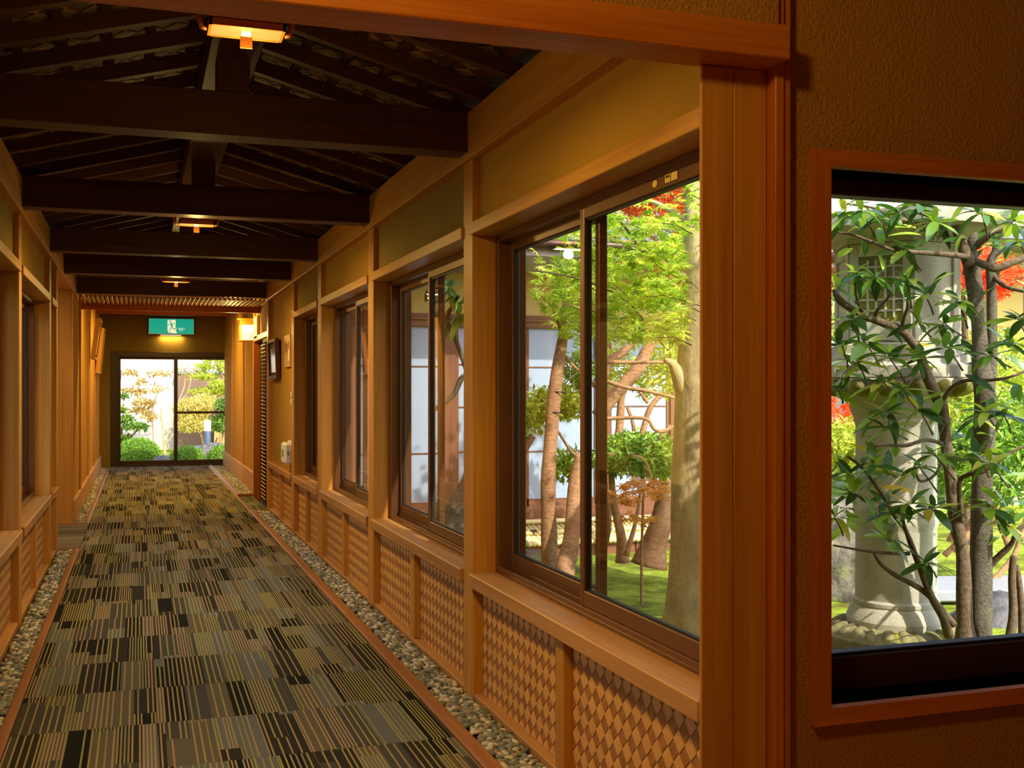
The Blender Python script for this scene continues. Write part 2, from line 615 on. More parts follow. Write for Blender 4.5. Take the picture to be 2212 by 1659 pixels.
def rots(n, tilt=0.6, yaw=None, rs=NR):
    """random yaw, then a tilt away from level"""
    ya = rs.uniform(0, 2 * PI, n) if yaw is None else yaw
    ti = rs.normal(0, tilt, n)
    ro = rs.normal(0, tilt, n)
    out = np.zeros((n, 3, 3))
    cz, sz, cx, sx, cyy, sy = np.cos(ya), np.sin(ya), np.cos(ti), np.sin(ti), np.cos(ro), np.sin(ro)
    for i in range(n):
        Z = np.array([[cz[i], -sz[i], 0], [sz[i], cz[i], 0], [0, 0, 1]])
        X = np.array([[1, 0, 0], [0, cx[i], -sx[i]], [0, sx[i], cx[i]]])
        Y = np.array([[cyy[i], 0, sy[i]], [0, 1, 0], [-sy[i], 0, cyy[i]]])
        out[i] = Z @ X @ Y
    return out


# leaf shapes, each about 1 long, pointing along +Y
def maple_leaf():
    tips = [(-2.35, 0.55), (-1.45, 0.78), (-0.72, 0.95), (0, 1.0), (0.72, 0.95), (1.45, 0.78), (2.35, 0.55)]
    v = [(0, 0, 0)]
    ring = []
    for i, (a, r) in enumerate(tips):
        ring.append((math.sin(a) * r * 0.62, math.cos(a) * r * 0.62 + 0.1, -0.14 * r))
        if i < len(tips) - 1:
            am = (a + tips[i + 1][0]) / 2
            ring.append((math.sin(am) * 0.19, math.cos(am) * 0.19 + 0.06, 0.0))
    v += ring
    f = [(0, i + 1, i) for i in range(1, len(ring))]
    return v, f


def long_leaf(w=0.3, droop=0.25, n=5, fold=0.12):
    v, f = [], []
    for i in range(n + 1):
        t = i / n
        ww = w * 0.5 * math.sin(PI * min(1, t * 0.94 + 0.06)) ** 0.75 if 0 < i < n else 0.004
        z = -droop * t * t
        v += [(-ww, t, z + fold * ww), (0, t, z), (ww, t, z + fold * ww)]
    for i in range(n):
        a = i * 3
        f += [(a, a + 1, a + 4, a + 3), (a + 1, a + 2, a + 5, a + 4)]
    return v, f


def small_leaf(w=0.36):
    return [(0, 0, 0), (-w / 2, 0.5, 0.05), (0, 1, -0.1), (w / 2, 0.5, 0.05)], [(0, 3, 2, 1)]


MAPLE_V, MAPLE_F = maple_leaf()
LONG_V, LONG_F = long_leaf()
SMALL_V, SMALL_F = small_leaf()
NEEDLE_V, NEEDLE_F = small_leaf(0.12)


def leafmesh(name, v, f, mat):
    me = bpy.data.meshes.new(name)
    me.from_pydata(v, [], f)
    me.materials.append(mat)
    me.shade_smooth()
    return me


def cloud(n, centre, radii, shell=0.0, rs=NR):
    """n points inside an ellipsoid; shell pushes them to its skin"""
    d = rs.normal(0, 1, (n, 3))
    d /= np.linalg.norm(d, axis=1)[:, None]
    r = rs.uniform(shell ** 3, 1, n) ** (1 / 3)
    return np.asarray(centre) + d * r[:, None] * np.asarray(radii)


def foliage(name, blobs, mat, parent, size, lv=SMALL_V, lf=SMALL_F, tilt=0.6, kind='stuff', label=None):
    """blobs: (centre, radii, count, shell)"""
    P = np.concatenate([cloud(n, c, r, sh) for c, r, n, sh in blobs])
    n = len(P)
    v, f = scatter(lv, lf, P, rots(n, tilt), NR.uniform(0.7, 1.25, n) * size)
    return mk(name, v, f, mat, parent, kind=kind, label=label)


def clip_poly(poly, p0, p1, q0, q1):
    def cut(poly, ax, lim, keep_less):
        out = []
        for i in range(len(poly)):
            a, b = poly[i], poly[(i + 1) % len(poly)]
            ia = a[ax] <= lim if keep_less else a[ax] >= lim
            ib = b[ax] <= lim if keep_less else b[ax] >= lim
            if ia: out.append(a)
            if ia != ib:
                t = (lim - a[ax]) / (b[ax] - a[ax])
                out.append(tuple(a[k] + t * (b[k] - a[k]) for k in range(3)))
        return out
    for ax, lim, less in ((0, p0, False), (0, p1, True), (1, q0, False), (1, q1, True)):
        if len(poly) < 3: return []
        poly = cut(poly, ax, lim, less)
    return poly if len(poly) >= 3 else []


def weave(O, U, V, N, P, Q, w, A, mats, parent, single, name='weave_strip'):
    """plain weave of flat wooden strips at 45 degrees in the rectangle P x Q; single: one object per strip"""
    O, U, V, N = Vector(O), Vector(U), Vector(V), Vector(N)
    g = w * 0.035
    q2 = math.sqrt(0.5)
    joined = [MB(), MB()]
    span = int((P + Q) / w) + 3
    profs = ([(0, 0.62), (0.15, 0.92), (0.5, 1.0), (0.85, 0.92), (1, 0.62)], [(0, 0.1), (0.3, 0.55), (0.7, 0.55), (1, 0.1)])
    for fam in (0, 1):
        prof = profs[fam]
        for i in range(-span, span):
            mb = MB()
            for j in range(-span, span):
                over = ((i + j) % 2 == 0) == (fam == 0)
                segs = list(zip(prof[:-1], prof[1:])) if over else [((0, 0.0), (1, 0.0))]
                for (t0, h0), (t1, h1) in segs:
                    if not over: h0 = h1 = -0.35
                    quad = []
                    for t, hh, b in ((t0, h0, 0), (t1, h1, 0), (t1, h1, 1), (t0, h0, 1)):
                        a_ = (j + t) * w
                        gg = g * 0.4 if fam == 0 else g + w * 0.07
                        b_ = i * w + (gg if b == 0 else w - gg)
                        if fam == 0:
                            p, q = (a_ + b_) * q2, (b_ - a_) * q2
                        else:
                            p, q = (b_ + a_) * q2, (a_ - b_) * q2
                        quad.append((p, q, hh * A))
                    if max(x[0] for x in quad) < 0 or min(x[0] for x in quad) > P or max(x[1] for x in quad) < 0 or min(x[1] for x in quad) > Q:
                        continue
                    pl = clip_poly(quad, 0, P, 0, Q)
                    if not pl: continue
                    mb.add([O + U * p + V * q + N * hh for p, q, hh in pl], [tuple(range(len(pl)))])
                    if over:
                        for e0, e1 in ((quad[0], quad[1]), (quad[3], quad[2])):
                            lo0, lo1 = (e0[0], e0[1], -A), (e1[0], e1[1], -A)
                            if all(0 <= e[0] <= P and 0 <= e[1] <= Q for e in (e0, e1)):
                                mb.add([O + U * e[0] + V * e[1] + N * e[2] for e in (e0, e1, lo1, lo0)], [(0, 1, 2, 3)])
            if len(mb.v) < 3: continue
            if single:
                o = mb.build(name, None, parent)
                # the strip lies along its own X so that its grain does too
                d = (U - V) * q2 if fam == 0 else (U + V) * q2
                e = N.cross(d)
                M = Matrix((d, e, N)).transposed().to_4x4()
                o.data.transform(M.inverted())
                o.rotation_euler = M.to_euler()
                o.data.materials.append(mats[fam])
            else:
                joined[fam].add(mb.v, mb.f)
    if not single:
        for fam in (0, 1):
            o = joined[fam].build(name, None, parent, kind='stuff')
            d = (U - V) * q2 if fam == 0 else (U + V) * q2
            e = N.cross(d)
            M = Matrix((d, e, N)).transposed().to_4x4()
            o.data.transform(M.inverted())
            o.rotation_euler = M.to_euler()
            o.data.materials.append(mats[fam])


def wn_weave(*a, **k):
    return weave(*a, **k)


# ================================================================== THE SETTING
XL, XR = -0.65, 1.385           # faces of the corridor posts
XC = (XL + XR) / 2
Y0, YE = 2.556, 20.6            # corridor from the lobby opening to the end door
Z_PLATE0, Z_PLATE1 = 2.365, 2.565
GZ = -0.12                      # garden ground

# --- floor with carpet tiles
floor = bx('floor', (-3.2, 1.6, 2.6, 20.72, -0.14, -0.06), M_SOIL, None, 0, 'structure')
bx('floor_lobby', (-3.2, 4.4, -2.6, 2.6, -0.14, -0.06), W_SILL[1], None, 0, 'structure')
TW = 0.547
TL = 0.56


def tile_mesh(w, l):
    bm = bmesh.new()
    bmesh.ops.create_cube(bm, size=1)
    for v in bm.verts:
        v.co = Vector((v.co.x * (w - 0.0012), v.co.y * (l - 0.0012), v.co.z * 0.06))
    bmesh.ops.bevel(bm, geom=[e for e in bm.edges if all(v.co.z > 0 for v in e.verts)], offset=0.0025, segments=1, affect='EDGES')
    me = bpy.data.meshes.new('carpet_tile')
    bm.to_mesh(me)
    bm.free()
    me.materials.append(M_CARPET)
    return me


tm = tile_mesh(TW, TL)
nrow = int((YE - 1.9) / TL) + 1
for j in range(nrow):
    for i in range(3):
        y = 1.9 + TL * (j + 0.5)
        if y + TL / 2 > YE - 0.02: continue
        inst(tm, 'carpet_tile', Vector((-0.477 + TW * (i + 0.5), y, -0.031)), (0, 0, PI if (i * 7 + j * 3) % 2 else 0), (1, 1, 1), floor)
rest = YE - 0.02 - (1.9 + TL * int((YE - 0.02 - 1.9) / TL))
tm3 = tile_mesh(TW, rest)
for i in range(3):
    inst(tm3, 'carpet_tile', Vector((-0.477 + TW * (i + 0.5), YE - 0.02 - rest / 2, -0.031)), (0, 0, 0), (1, 1, 1), floor)
for k in range(4):              # side passage on the left, tiles turned a quarter
    for i in range(3):
        inst(tm, 'carpet_tile', Vector((-0.48 - TL * (i + 0.5), 10.17 + TW * (k + 0.5) - 0.1, -0.031)), (0, 0, PI / 2), (1, 1, 1), floor)
tm2 = tile_mesh(1.25 - 1.166, TL)
for y in (12.94, 13.5, 14.06):  # carpet runs on to the door on the right
    inst(tile_mesh(0.22, TL), 'carpet_tile', Vector((1.275, y, -0.031)), (0, 0, 0), (1, 1, 1), floor)

# --- rails between carpet and pebbles
n_trim = [0]


def trim(b, ws, bev=0.004):
    n_trim[0] += 1
    return wbox('trim_%d' % n_trim[0], b, ws, None, bev=bev, kind='structure')


trim((1.166, 1.232, 1.9, 12.62, -0.06, 0.012), W_RAIL, 0.008)
trim((1.232, 1.372, 12.585, 12.62, -0.06, 0.011), W_RAIL)
trim((-0.522, -0.479, 1.9, 10.05, -0.06, 0.012), W_RAIL, 0.008)
trim((-0.63, -0.522, 10.01, 10.05, -0.06, 0.011), W_RAIL)
trim((-0.522, -0.479, 11.9, YE - 0.1, -0.06, 0.012), W_RAIL, 0.008)
trim((-1.4, -0.522, 11.9, 11.94, -0.06, 0.011), W_RAIL)
trim((1.2, 1.245, 14.6, YE - 0.1, -0.06, 0.012), W_RAIL, 0.008)
trim((1.245, 1.42, 14.6, 14.64, -0.06, 0.011), W_RAIL)
trim((1.166, 1.2, 12.62, YE - 0.02, -0.06, 0.0), W_RAIL, 0.002)


# --- side walls of the corridor
def side_wall(name, s, posts, bays, weave_single):
    """s = +1 for the wall on the right, -1 for the left; posts (y0, y1); bays (y0, y1, windowed, divided)"""
    X = XR if s > 0 else XL

    def b(d0, d1, y0, y1, z0, z1):      # depth away from the corridor
        a, c = X + s * d0, X + s * d1
        return (min(a, c), max(a, c), y0, y1, z0, z1)
    root = empty(name, (X, (posts[0][0] + posts[-1][1]) / 2, 0), kind='structure')
    y_lo, y_hi = bays[0][0], posts[-1][1]
    wbox('wall_plate', b(-0.022, 0.17, y_lo, y_hi, Z_PLATE0, Z_PLATE1), W_POST, root)
    for y0, y1 in posts:
        wbox('post', b(0, 0.17, y0, y1, -0.08, Z_PLATE0), W_POST, root)
    for k, (y0, y1, win, div) in enumerate(bays):
        top = 2.085
        bx('plaster_panel', b(0.035, 0.15, y0, y1, top if win else 0.54, Z_PLATE0), M_PLASTER if k % 2 == 0 else M_PLASTER_G, root, 0)
        if win:
            wbox('lintel', b(-0.012, 0.17, y0, y1, 2.03, top), W_POST, root)
            wbox('sill', b(-0.018, 0.17, y0, y1, 0.488, 0.548), W_SILL, root, bev=0.004)
        else:
            wbox('sill', b(-0.014, 0.15, y0, y1, 0.488, 0.548), W_POST, root, bev=0.004)
        wbox('baseboard', b(0.006, 0.15, y0, y1, -0.08, 0.018), W_SILL, root)
        bx('back_panel', b(0.055, 0.15, y0, y1, 0.018, 0.488), W_POST[1], root, 0)
        cells = [(y0, y1)]
        if div:
            ym = (y0 + y1) / 2 + 0.02
            wbox('panel_divider', b(0.01, 0.055, ym - 0.038, ym + 0.038, 0.018, 0.488), W_POST, root)
            cells = [(y0, ym - 0.038), (ym + 0.038, y1)]
        for c0, c1 in cells:
            pr = empty('woven_panel', (X + s * 0.05, (c0 + c1) / 2, 0.25), parent=root)
            if s > 0:
                O, U, N = (X + 0.048, c1, 0.02), (0, -1, 0), (-1, 0, 0)
            else:
                O, U, N = (X - 0.048, c0, 0.02), (0, 1, 0), (1, 0, 0)
            weave(O, U, (0, 0, 1), N, c1 - c0, 0.466, 0.049, 0.0024, (M_STRIP_A, M_STRIP_B), pr, k in weave_single)
    return root


PR = [(4.63, 4.77), (6.79, 6.95), (8.87, 9.04), (10.51, 10.69), (12.68, 12.82)]
BR = [(2.54, 4.63, True, True), (4.77, 6.79, True, True), (6.95, 8.87, True, True), (9.04, 10.51, True, True), (10.69, 12.68, False, True)]
wall_right = side_wall('wall_right', 1, PR, BR, (0, 1))
PL = [(4.66, 4.8), (6.9, 7.04), (9.16, 9.33), (9.92, 10.04)]
BL = [(2.575, 4.66, True, True), (4.8, 6.9, True, True), (7.04, 9.16, True, True), (9.33, 9.92, True, False)]
wall_left = side_wall('wall_left', -1, PL, BL, ())
# the narrow last bay of the left wall is closed
bx('plaster_panel', (XL - 0.14, XL - 0.1, 9.33, 9.92, 0.548, 2.03), M_PLASTER, wall_left, 0)
# extend the left plate over the passage
wbox('wall_plate', (XL - 0.17, XL + 0.022, 10.04, 12.8, Z_PLATE0, Z_PLATE1), W_POST, wall_left)

# far part of the left wall, beyond the passage
wbox('post', (-0.95, XL + 0.012, 12.0, 12.14, -0.08, 2.365), W_POST, wall_left)
bx('plaster_panel', (-0.85, XL + 0.0, 12.14, YE, -0.1, 2.75), M_PLASTER, wall_left, 0)
for y in (13.55, 15.7, 17.75, 19.6):
    wbox('batten', (XL - 0.01, XL + 0.022, y, y + 0.07, 0.22, 2.7), W_POST, wall_left)
for y0, y1 in ((12.16, 13.55), (13.57, 15.7), (15.72, 17.75), (17.77, 19.6), (19.62, YE)):
    wbox('baseboard', (XL - 0.01, XL + 0.03, y0, y1, -0.08, 0.215), W_PALE, wall_left)
bx('passage_wall', (-3.2, -3.1, 9.9, 12.2, -0.1, 2.6), M_PLASTER, wall_left, 0)
bx('passage_wall', (-3.2, -0.95, 12.02, 12.14, -0.1, 2.6), M_PLASTER, wall_left, 0)
bx('passage_wall', (-3.2, XL - 0.16, 9.92, 10.02, -0.1, 2.6), M_PLASTER, wall_left, 0)

# far part of the right wall: door zone and the stretch to the end
XF = 1.47
bx('plaster_panel', (1.42, 1.6, 12.82, 14.5, 2.0, 2.75), M_PLASTER, wall_right, 0)
bx('plaster_panel', (XF, 1.62, 14.5, YE, -0.1, 2.75), M_PLASTER, wall_right, 0)
wbox('post', (1.4, 1.6, 14.42, 14.56, -0.08, 2.7), W_POST, wall_right)
for y in (16.6, 18.6):
    wbox('batten', (XF - 0.022, XF + 0.01, y, y + 0.07, 0.26, 2.7), W_POST, wall_right)
for y0, y1 in ((14.56, 16.6), (16.62, 18.6), (18.62, YE)):
    wbox('baseboard', (XF - 0.03, XF + 0.01, y0, y1, -0.08, 0.25), W_PALE, wall_right)

# --- end wall and its sliding door
wall_back = empty('wall_back', (0.5, YE, 0), kind='structure')
bx('plaster_panel', (-1.0, 1.8, YE, YE + 0.16, 2.03, 2.9), M_PLASTER_G, wall_back, 0)
bx('plaster_panel', (-1.0, -0.47, YE, YE + 0.16, -0.1, 2.03), M_PLASTER_G, wall_back, 0)
bx('plaster_panel', (1.62, 1.9, YE, YE + 0.16, -0.1, 2.03), M_PLASTER_G, wall_back, 0)
door = empty('door_1', (0.57, YE, 0), kind='structure')
for b in ((-0.47, -0.36, YE - 0.02, YE + 0.12, 0, 2.03), (1.54, 1.62, YE - 0.02, YE + 0.12, 0, 2.03), (-0.36, 1.54, YE - 0.02, YE + 0.12, 1.94, 2.03), (-0.36, 1.54, YE - 0.02, YE + 0.12, -0.06, 0.03)):
    bx('door_frame', b, M_BRONZE_D, door, 0.004)
for (x0, x1, yy, rail) in ((-0.36, 0.66, YE + 0.07, False), (0.595, 1.54, YE + 0.02, True)):
    fr = empty('door_leaf', ((x0 + x1) / 2, yy, 0.9), parent=door)
    for b in ((x0, x0 + 0.055, 0.03, 1.94), (x1 - 0.05, x1, 0.03, 1.94), (x0 + 0.055, x1 - 0.05, 0.03, 0.1), (x0 + 0.055, x1 - 0.05, 1.9, 1.94)):
        bx('leaf_frame', (b[0], b[1], yy, yy + 0.04, b[2], b[3]), M_BRONZE_D, fr, 0.003)
    if rail:
        bx('middle_rail', (x0 + 0.055, x1 - 0.05, yy, yy + 0.04, 0.93, 0.97), M_BRONZE_D, fr, 0.003)
    bx('glass', (x0 + 0.05, x1 - 0.045, yy + 0.017, yy + 0.022, 0.09, 1.91), M_GLASS, fr, 0)
bx('door_handle', (0.595, 0.612, YE + 0.0, YE + 0.02, 0.78, 0.94), M_BLACK, door, 0.003)

# --- the door on the right: louvred leaf beside a dark opening
door2 = empty('door_2', (1.4, 13.5, 0), kind='structure')
bx('louvre_frame', (1.40, 1.43, 12.83, 12.89, 0.0, 1.96), M_BLACK, door2, 0.003)
bx('louvre_frame', (1.40, 1.43, 13.36, 13.42, 0.0, 1.96), M_BLACK, door2, 0.003)
bx('louvre_frame', (1.40, 1.43, 12.89, 13.36, 0.0, 0.05), M_BLACK, door2, 0.003)
bx('louvre_frame', (1.40, 1.43, 12.89, 13.36, 1.91, 1.96), M_BLACK, door2, 0.003)
sl = None
for k in range(42):
    z = 0.08 + k * 0.0435
    if sl is None:
        sl = bx('louvre_slat', (1.37, 1.42, 12.89, 13.36, z, z + 0.012), W_POST[1], door2, 0.002, rot=(0, 0.5, 0))
    else:
        o = inst(sl.data, 'louvre_slat', Vector((1.395, 13.125, z + 0.006)), (0, 0.5, 0), (1, 1, 1), door2)
bx('louvre_back', (1.435, 1.45, 12.89, 13.36, 0.05, 1.91), M_BLACK, door2, 0)
bx('door_panel', (1.47, 1.5, 13.42, 14.42, -0.02, 1.97), M_BLACK, door2, 0.003)  # black sheet paints the darkness inside the opening
wbox('door_jamb', (1.385, 1.47, 14.36, 14.42, -0.04, 2.0), W_RED, door2)
wbox('door_head', (1.385, 1.5, 12.83, 14.42, 1.965, 2.03), W_RED, door2)

# --- lobby front wall with the corridor opening and the picture window
wall_front = empty('wall_front', (1.6, 2.53, 0), kind='structure')
YW = 2.53
wx0, wx1, wz0, wz1 = 1.735, 3.2, 0.505, 1.945
for b in ((1.6, wx0, YW, 2.72, -0.1, 3.02), (wx1, 4.4, YW, 2.72, -0.1, 3.02), (wx0, wx1, YW, 2.72, -0.1, wz0), (wx0, wx1, YW, 2.72, wz1, 3.02)):
    bx('plaster_panel', b, M_PLASTER_L, wall_front, 0)
bx('plaster_panel', (-3.2, 1.565, 2.475, 2.6, 2.276, 3.02), M_PLASTER_L, wall_front, 0)
bx('plaster_panel', (-3.2, -0.82, 2.5, 2.6, -0.1, 2.2), M_PLASTER_L, wall_front, 0)
wbox('header_beam', (-3.2, 1.566, 2.42, 2.556, 2.19, 2.2765), W_RED, wall_front)
wbox('jamb_post', (1.371, 1.4665, 2.53, 2.542, -0.08, 2.19), W_POST, wall_front, bev=0.006)
wbox('jamb_post', (1.4675, 1.5645, 2.531, 2.56, -0.08, 2.19), W_POST, wall_front, bev=0.002)
wbox('casing', (1.566, 1.592, 2.49, 2.70, -0.08, 3.02), W_RED, wall_front, bev=0.002)
wbox('casing', (1.592, 1.617, 2.498, 2.70, -0.08, 3.02), W_RED, wall_front, bev=0.002)

win5 = empty('window_5', (2.4, YW, 1.2), kind='structure')
cf = 0.053


def mitred(name, pts, y0, y1, mat, parent):
    v = [(x, y0, z) for x, z in pts] + [(x, y1, z) for x, z in pts]
    f = [(0, 1, 2, 3), (7, 6, 5, 4), (0, 4, 5, 1), (1, 5, 6, 2), (2, 6, 7, 3), (3, 7, 4, 0)]
    return mk(name, v, f, mat, parent)


o0, o1, o2, o3 = wx0 - 0.042, wx1 + 0.042, wz0 - 0.046, wz1 + 0.046
mitred('casing', [(o0, o2), (wx0 + 0.008, wz0), (wx0 + 0.008, wz1), (o0, o3)], YW - 0.03, 2.66, W_RED[2], win5)
mitred('casing', [(o0, o3), (wx0 + 0.008, wz1), (wx1 - 0.008, wz1), (o1, o3)], YW - 0.03, 2.66, W_RED[0], win5)
mitred('casing', [(o1, o3), (wx1 - 0.008, wz1), (wx1 - 0.008, wz0), (o1, o2)], YW - 0.03, 2.66, W_RED[2], win5)
mitred('casing', [(o1, o2), (wx1 - 0.008, wz0), (wx0 + 0.008, wz0), (o0, o2)], YW - 0.03, 2.66, W_RED[0], win5)
for b in ((wx0, wx0 + 0.05, wz0, wz1), (wx1 - 0.05, wx1, wz0, wz1), (wx0 + 0.05, wx1 - 0.05, wz0 - 0.03, wz0 + 0.095), (wx0 + 0.05, wx1 - 0.05, wz1 - 0.045, wz1 + 0.05)):
    bx('window_frame', (b[0], b[1], 2.64, 2.70, b[2], b[3]), M_BRONZE_D, win5, 0.003)
bx('gasket', (wx0 + 0.05, wx1 - 0.05, 2.65, 2.69, wz0 + 0.093, wz0 + 0.104), M_RUBBER, win5, 0.002)
bx('glass', (wx0 + 0.04, wx1 - 0.04, 2.672, 2.677, wz0 + 0.09, wz1 - 0.04), M_GLASS, win5, 0)


# --- corridor windows: two sliding sashes in a bronze frame
def sliding_window(name, s, y0, y1):
    X = XR if s > 0 else XL
    z0, z1 = 0.548, 2.03

    def b(d0, d1, ya, yb, za, zb):
        a, c = X + s * d0, X + s * d1
        return (min(a, c), max(a, c), ya, yb, za, zb)
    root = empty(name, (X + s * 0.15, (y0 + y1) / 2, z0), kind='structure')
    fw = 0.042
    bx('window_frame', b(0.105, 0.235, y1 - fw, y1, z0, z1), M_BRONZE, root)
    bx('window_frame', b(0.105, 0.235, y0, y0 + fw, z0, z1), M_BRONZE, root)
    bx('window_frame', b(0.105, 0.235, y0 + fw, y1 - fw, z1 - 0.03, z1), M_BRONZE, root)
    bx('window_frame', b(0.105, 0.24, y0 + fw, y1 - fw, z0, z0 + 0.016), M_BRONZE, root)
    for d in (0.105, 0.152, 0.197):
        bx('track', b(d, d + 0.006, y0 + fw, y1 - fw, z0 + 0.016, z0 + 0.034), M_BRONZE, root, 0.001)
    ym = (y0 + y1) / 2 + 0.05
    for inner in (True, False):
        d0, d1 = (0.115, 0.148) if inner else (0.160, 0.193)
        a, c = (y0 + fw, ym + 0.035) if inner else (ym - 0.035, y1 - fw)
        sw = 0.036
        sash = empty('sash', (X + s * (d0 + d1) / 2, (a + c) / 2, 1.25), parent=root)
        bx('sash_frame', b(d0, d1, a, a + sw, z0 + 0.02, z1 - 0.025), M_BRONZE, sash)
        bx('sash_frame', b(d0, d1, c - sw, c, z0 + 0.02, z1 - 0.025), M_BRONZE, sash)
        bx('sash_frame', b(d0, d1, a + sw, c - sw, z0 + 0.02, z0 + 0.088), M_BRONZE, sash)
        bx('sash_frame', b(d0, d1, a + sw, c - sw, z1 - 0.07, z1 - 0.025), M_BRONZE, sash)
        dm = (d0 + d1) / 2
        gk = MB()
        e = 0.007
        for q in ((a + sw, a + sw + e, z0 + 0.088, z1 - 0.07), (c - sw - e, c - sw, z0 + 0.088, z1 - 0.07), (a + sw, c - sw, z0 + 0.088, z0 + 0.088 + e), (a + sw, c - sw, z1 - 0.07 - e, z1 - 0.07)):
            gk.box(*b(dm - 0.008, dm + 0.008, *q))
        gk.build('gasket', M_RUBBER, sash)
        bx('glass', b(dm - 0.003, dm + 0.003, a + sw, c - sw, z0 + 0.085, z1 - 0.067), M_GLASS, sash, 0)
    return root


wins = []
for k, (y0, y1, w, d) in enumerate(BR):
    if w: wins.append(sliding_window('window_%d' % (k + 1), 1, y0, y1))
for k, (y0, y1, w, d) in enumerate(BL[:3]):
    sliding_window('window_%d' % (k + 6), -1, y0, y1)
# two makers' stickers on the near window's head
st = MB()
c = Vector((XR + 0.1135, 3.06, 1.983))
st.add([(c.x, c.y, c.z)] + [(c.x, c.y + 0.017 * math.cos(a * PI / 8), c.z + 0.011 * math.sin(a * PI / 8)) for a in range(16)], [(0, 1 + a, 1 + (a + 1) % 16) for a in range(16)])
st.build('sticker', M_STICK, wins[0])
for (ya, yb) in ((2.955, 2.99), (2.91, 2.95)):
    bx('sticker', (XR + 0.1130, XR + 0.1148, ya, yb, 1.972, 1.996), M_STICK, wins[0], 0)
bx('sticker', (XR + 0.1125, XR + 0.1148, 2.96, 2.985, 1.986, 1.993), M_INK, wins[0], 0)

# --- roof over the corridor
ceiling = empty('ceiling', (XC, 7.6, 2.6), kind='structure')
RB = [(4.63, 4.77), (6.8, 6.94), (8.88, 9.02), (10.53, 10.67), (12.66, 12.8)]
for y0, y1 in RB:
    wbox('tie_beam', (XL + 0.0, XR + 0.0, y0, y1, 2.392, 2.57), W_BEAM, ceiling, bev=0.004)
    wbox('king_post', (XC - 0.066, XC + 0.066, y0 + 0.01, y1 - 0.01, 2.57, 2.72), W_BEAM, ceiling)
wbox('ridge_beam', (XC - 0.1, XC + 0.1, 2.6, 12.9, 2.712, 2.85), W_BEAM, ceiling)
SLOPE = 0.265
HALF = XR + 0.02 - XC


def roof_z(x, up=0.0):
    return 2.572 + SLOPE * (HALF - abs(x - XC)) + up


def slanted(name, s, y0, y1, x_a, x_b, up0, up1, mat):
    """a board lying along the roof slope between distances x_a and x_b from the ridge"""
    v = []
    for y in (y0, y1):
        for d, u in ((x_a, up0), (x_b, up0), (x_b, up1), (x_a, up1)):
            x = XC + s * d
            v.append((x, y, roof_z(x, u)))
    f = [(0, 1, 2, 3), (7, 6, 5, 4), (0, 4, 5, 1), (1, 5, 6, 2), (2, 6, 7, 3), (3, 7, 4, 0)]
    return mk(name, v, f, mat, ceiling)


y = 2.64
while y < 12.8:
    for s in (-1, 1):
        slanted('rafter', s, y, y + 0.05, 0.0, HALF + 0.05, 0.0, 0.065, W_RAFT[0])
    y += 0.36
for s in (-1, 1):
    for k in range(6):
        d = 0.13 + k * 0.17
        slanted('roof_batten', s, 2.6, 12.85, d, d + 0.034, 0.065, 0.085, W_RAFT[1])
    slanted('roof_board', s, 2.45, 13.0, 0.0, 2.0 - 0.3, 0.1, 0.18, W_RAFT[1])
    x1 = XC + s * HALF
    ez = Vector((XC, 0, roof_z(XC))) - Vector((x1, 0, roof_z(x1)))
    L = ez.length
    ez.normalize()
    up = Vector((0, 1, 0)).cross(ez) * (1 if s < 0 else -1)
    nn = -up if up.z > 0 else up
    for y0, y1 in ((2.6, 4.63), (4.77, 6.8), (6.94, 8.88)):
        pr = empty('woven_board', (XC + s * 0.5, (y0 + y1) / 2, roof_z(XC + 0.5, 0.1)), parent=ceiling)
        O = Vector((x1, y0 if s > 0 else y1, roof_z(x1, 0.092)))
        U = Vector((0, 1, 0)) if s > 0 else Vector((0, -1, 0))
        weave(O, U, ez, nn, y1 - y0, L, 0.075, 0.005, (M_ROOFWEAVE_A, M_ROOFWEAVE_B), pr, False)

# --- lower ceiling beyond the last tie beam: slatted panels between cross boards
bx('ceiling_board', (-1.0, 1.8, 12.8, YE + 0.1, 2.72, 2.8), W_RAFT[1], ceiling, 0)
wbox('fascia_board', (XL, 1.42, 13.86, 13.9, 2.3, 2.42), W_RED, ceiling)
for k in range(40):
    x = -0.6 + k * 0.05
    bx('ceiling_slat', (x, x + 0.022, 12.82, 13.86, 2.365, 2.39), W_PALE[1], ceiling, 0)
for y in (15.4, 17.3, 19.2):
    wbox('cross_board', (XL, XF, y, y + 0.05, 2.6, 2.7), W_RED, ceiling)
for k in range(26):
    y = 14.1 + k * 0.25
    bx('ceiling_slat', (XL, XF, y, y + 0.09, 2.66, 2.69), W_RAFT[0], ceiling, 0)

# --- two unseen tube lamps, added to brighten the far end
cove = empty('tube_lamp', (XC, 14.05, 2.6), parent=ceiling)
bx('lamp_base', (XC - 0.5, XC + 0.5, 14.0, 14.06, 2.6, 2.64), M_WHITE, cove, 0.003)
mb = MB()
mb.tube([(XC - 0.48, 14.03, 2.585), (XC + 0.48, 14.03, 2.585)], 0.013, 10)
mb.build('tube', M_LAMP, cove, True)
area_lamp('fill_tube_light', (XC, 14.1, 2.56), 45, WARM, 0.9, 0.05, cove)
fill_lamp2 = empty('tube_lamp', (XC, 17.37, 2.66), parent=ceiling)  # second added lamp, out of view, lifts the far walls
bx('lamp_base', (XC - 0.5, XC + 0.5, 17.352, 17.4, 2.645, 2.66), M_WHITE, fill_lamp2, 0.003)
mb = MB()
mb.tube([(XC - 0.48, 17.365, 2.632), (XC + 0.48, 17.365, 2.632)], 0.011, 10)
mb.build('tube', M_LAMP, fill_lamp2, True)
area_lamp('fill_tube_light', (XC, 17.37, 2.61), 75, WARM, 0.9, 0.05, fill_lamp2)

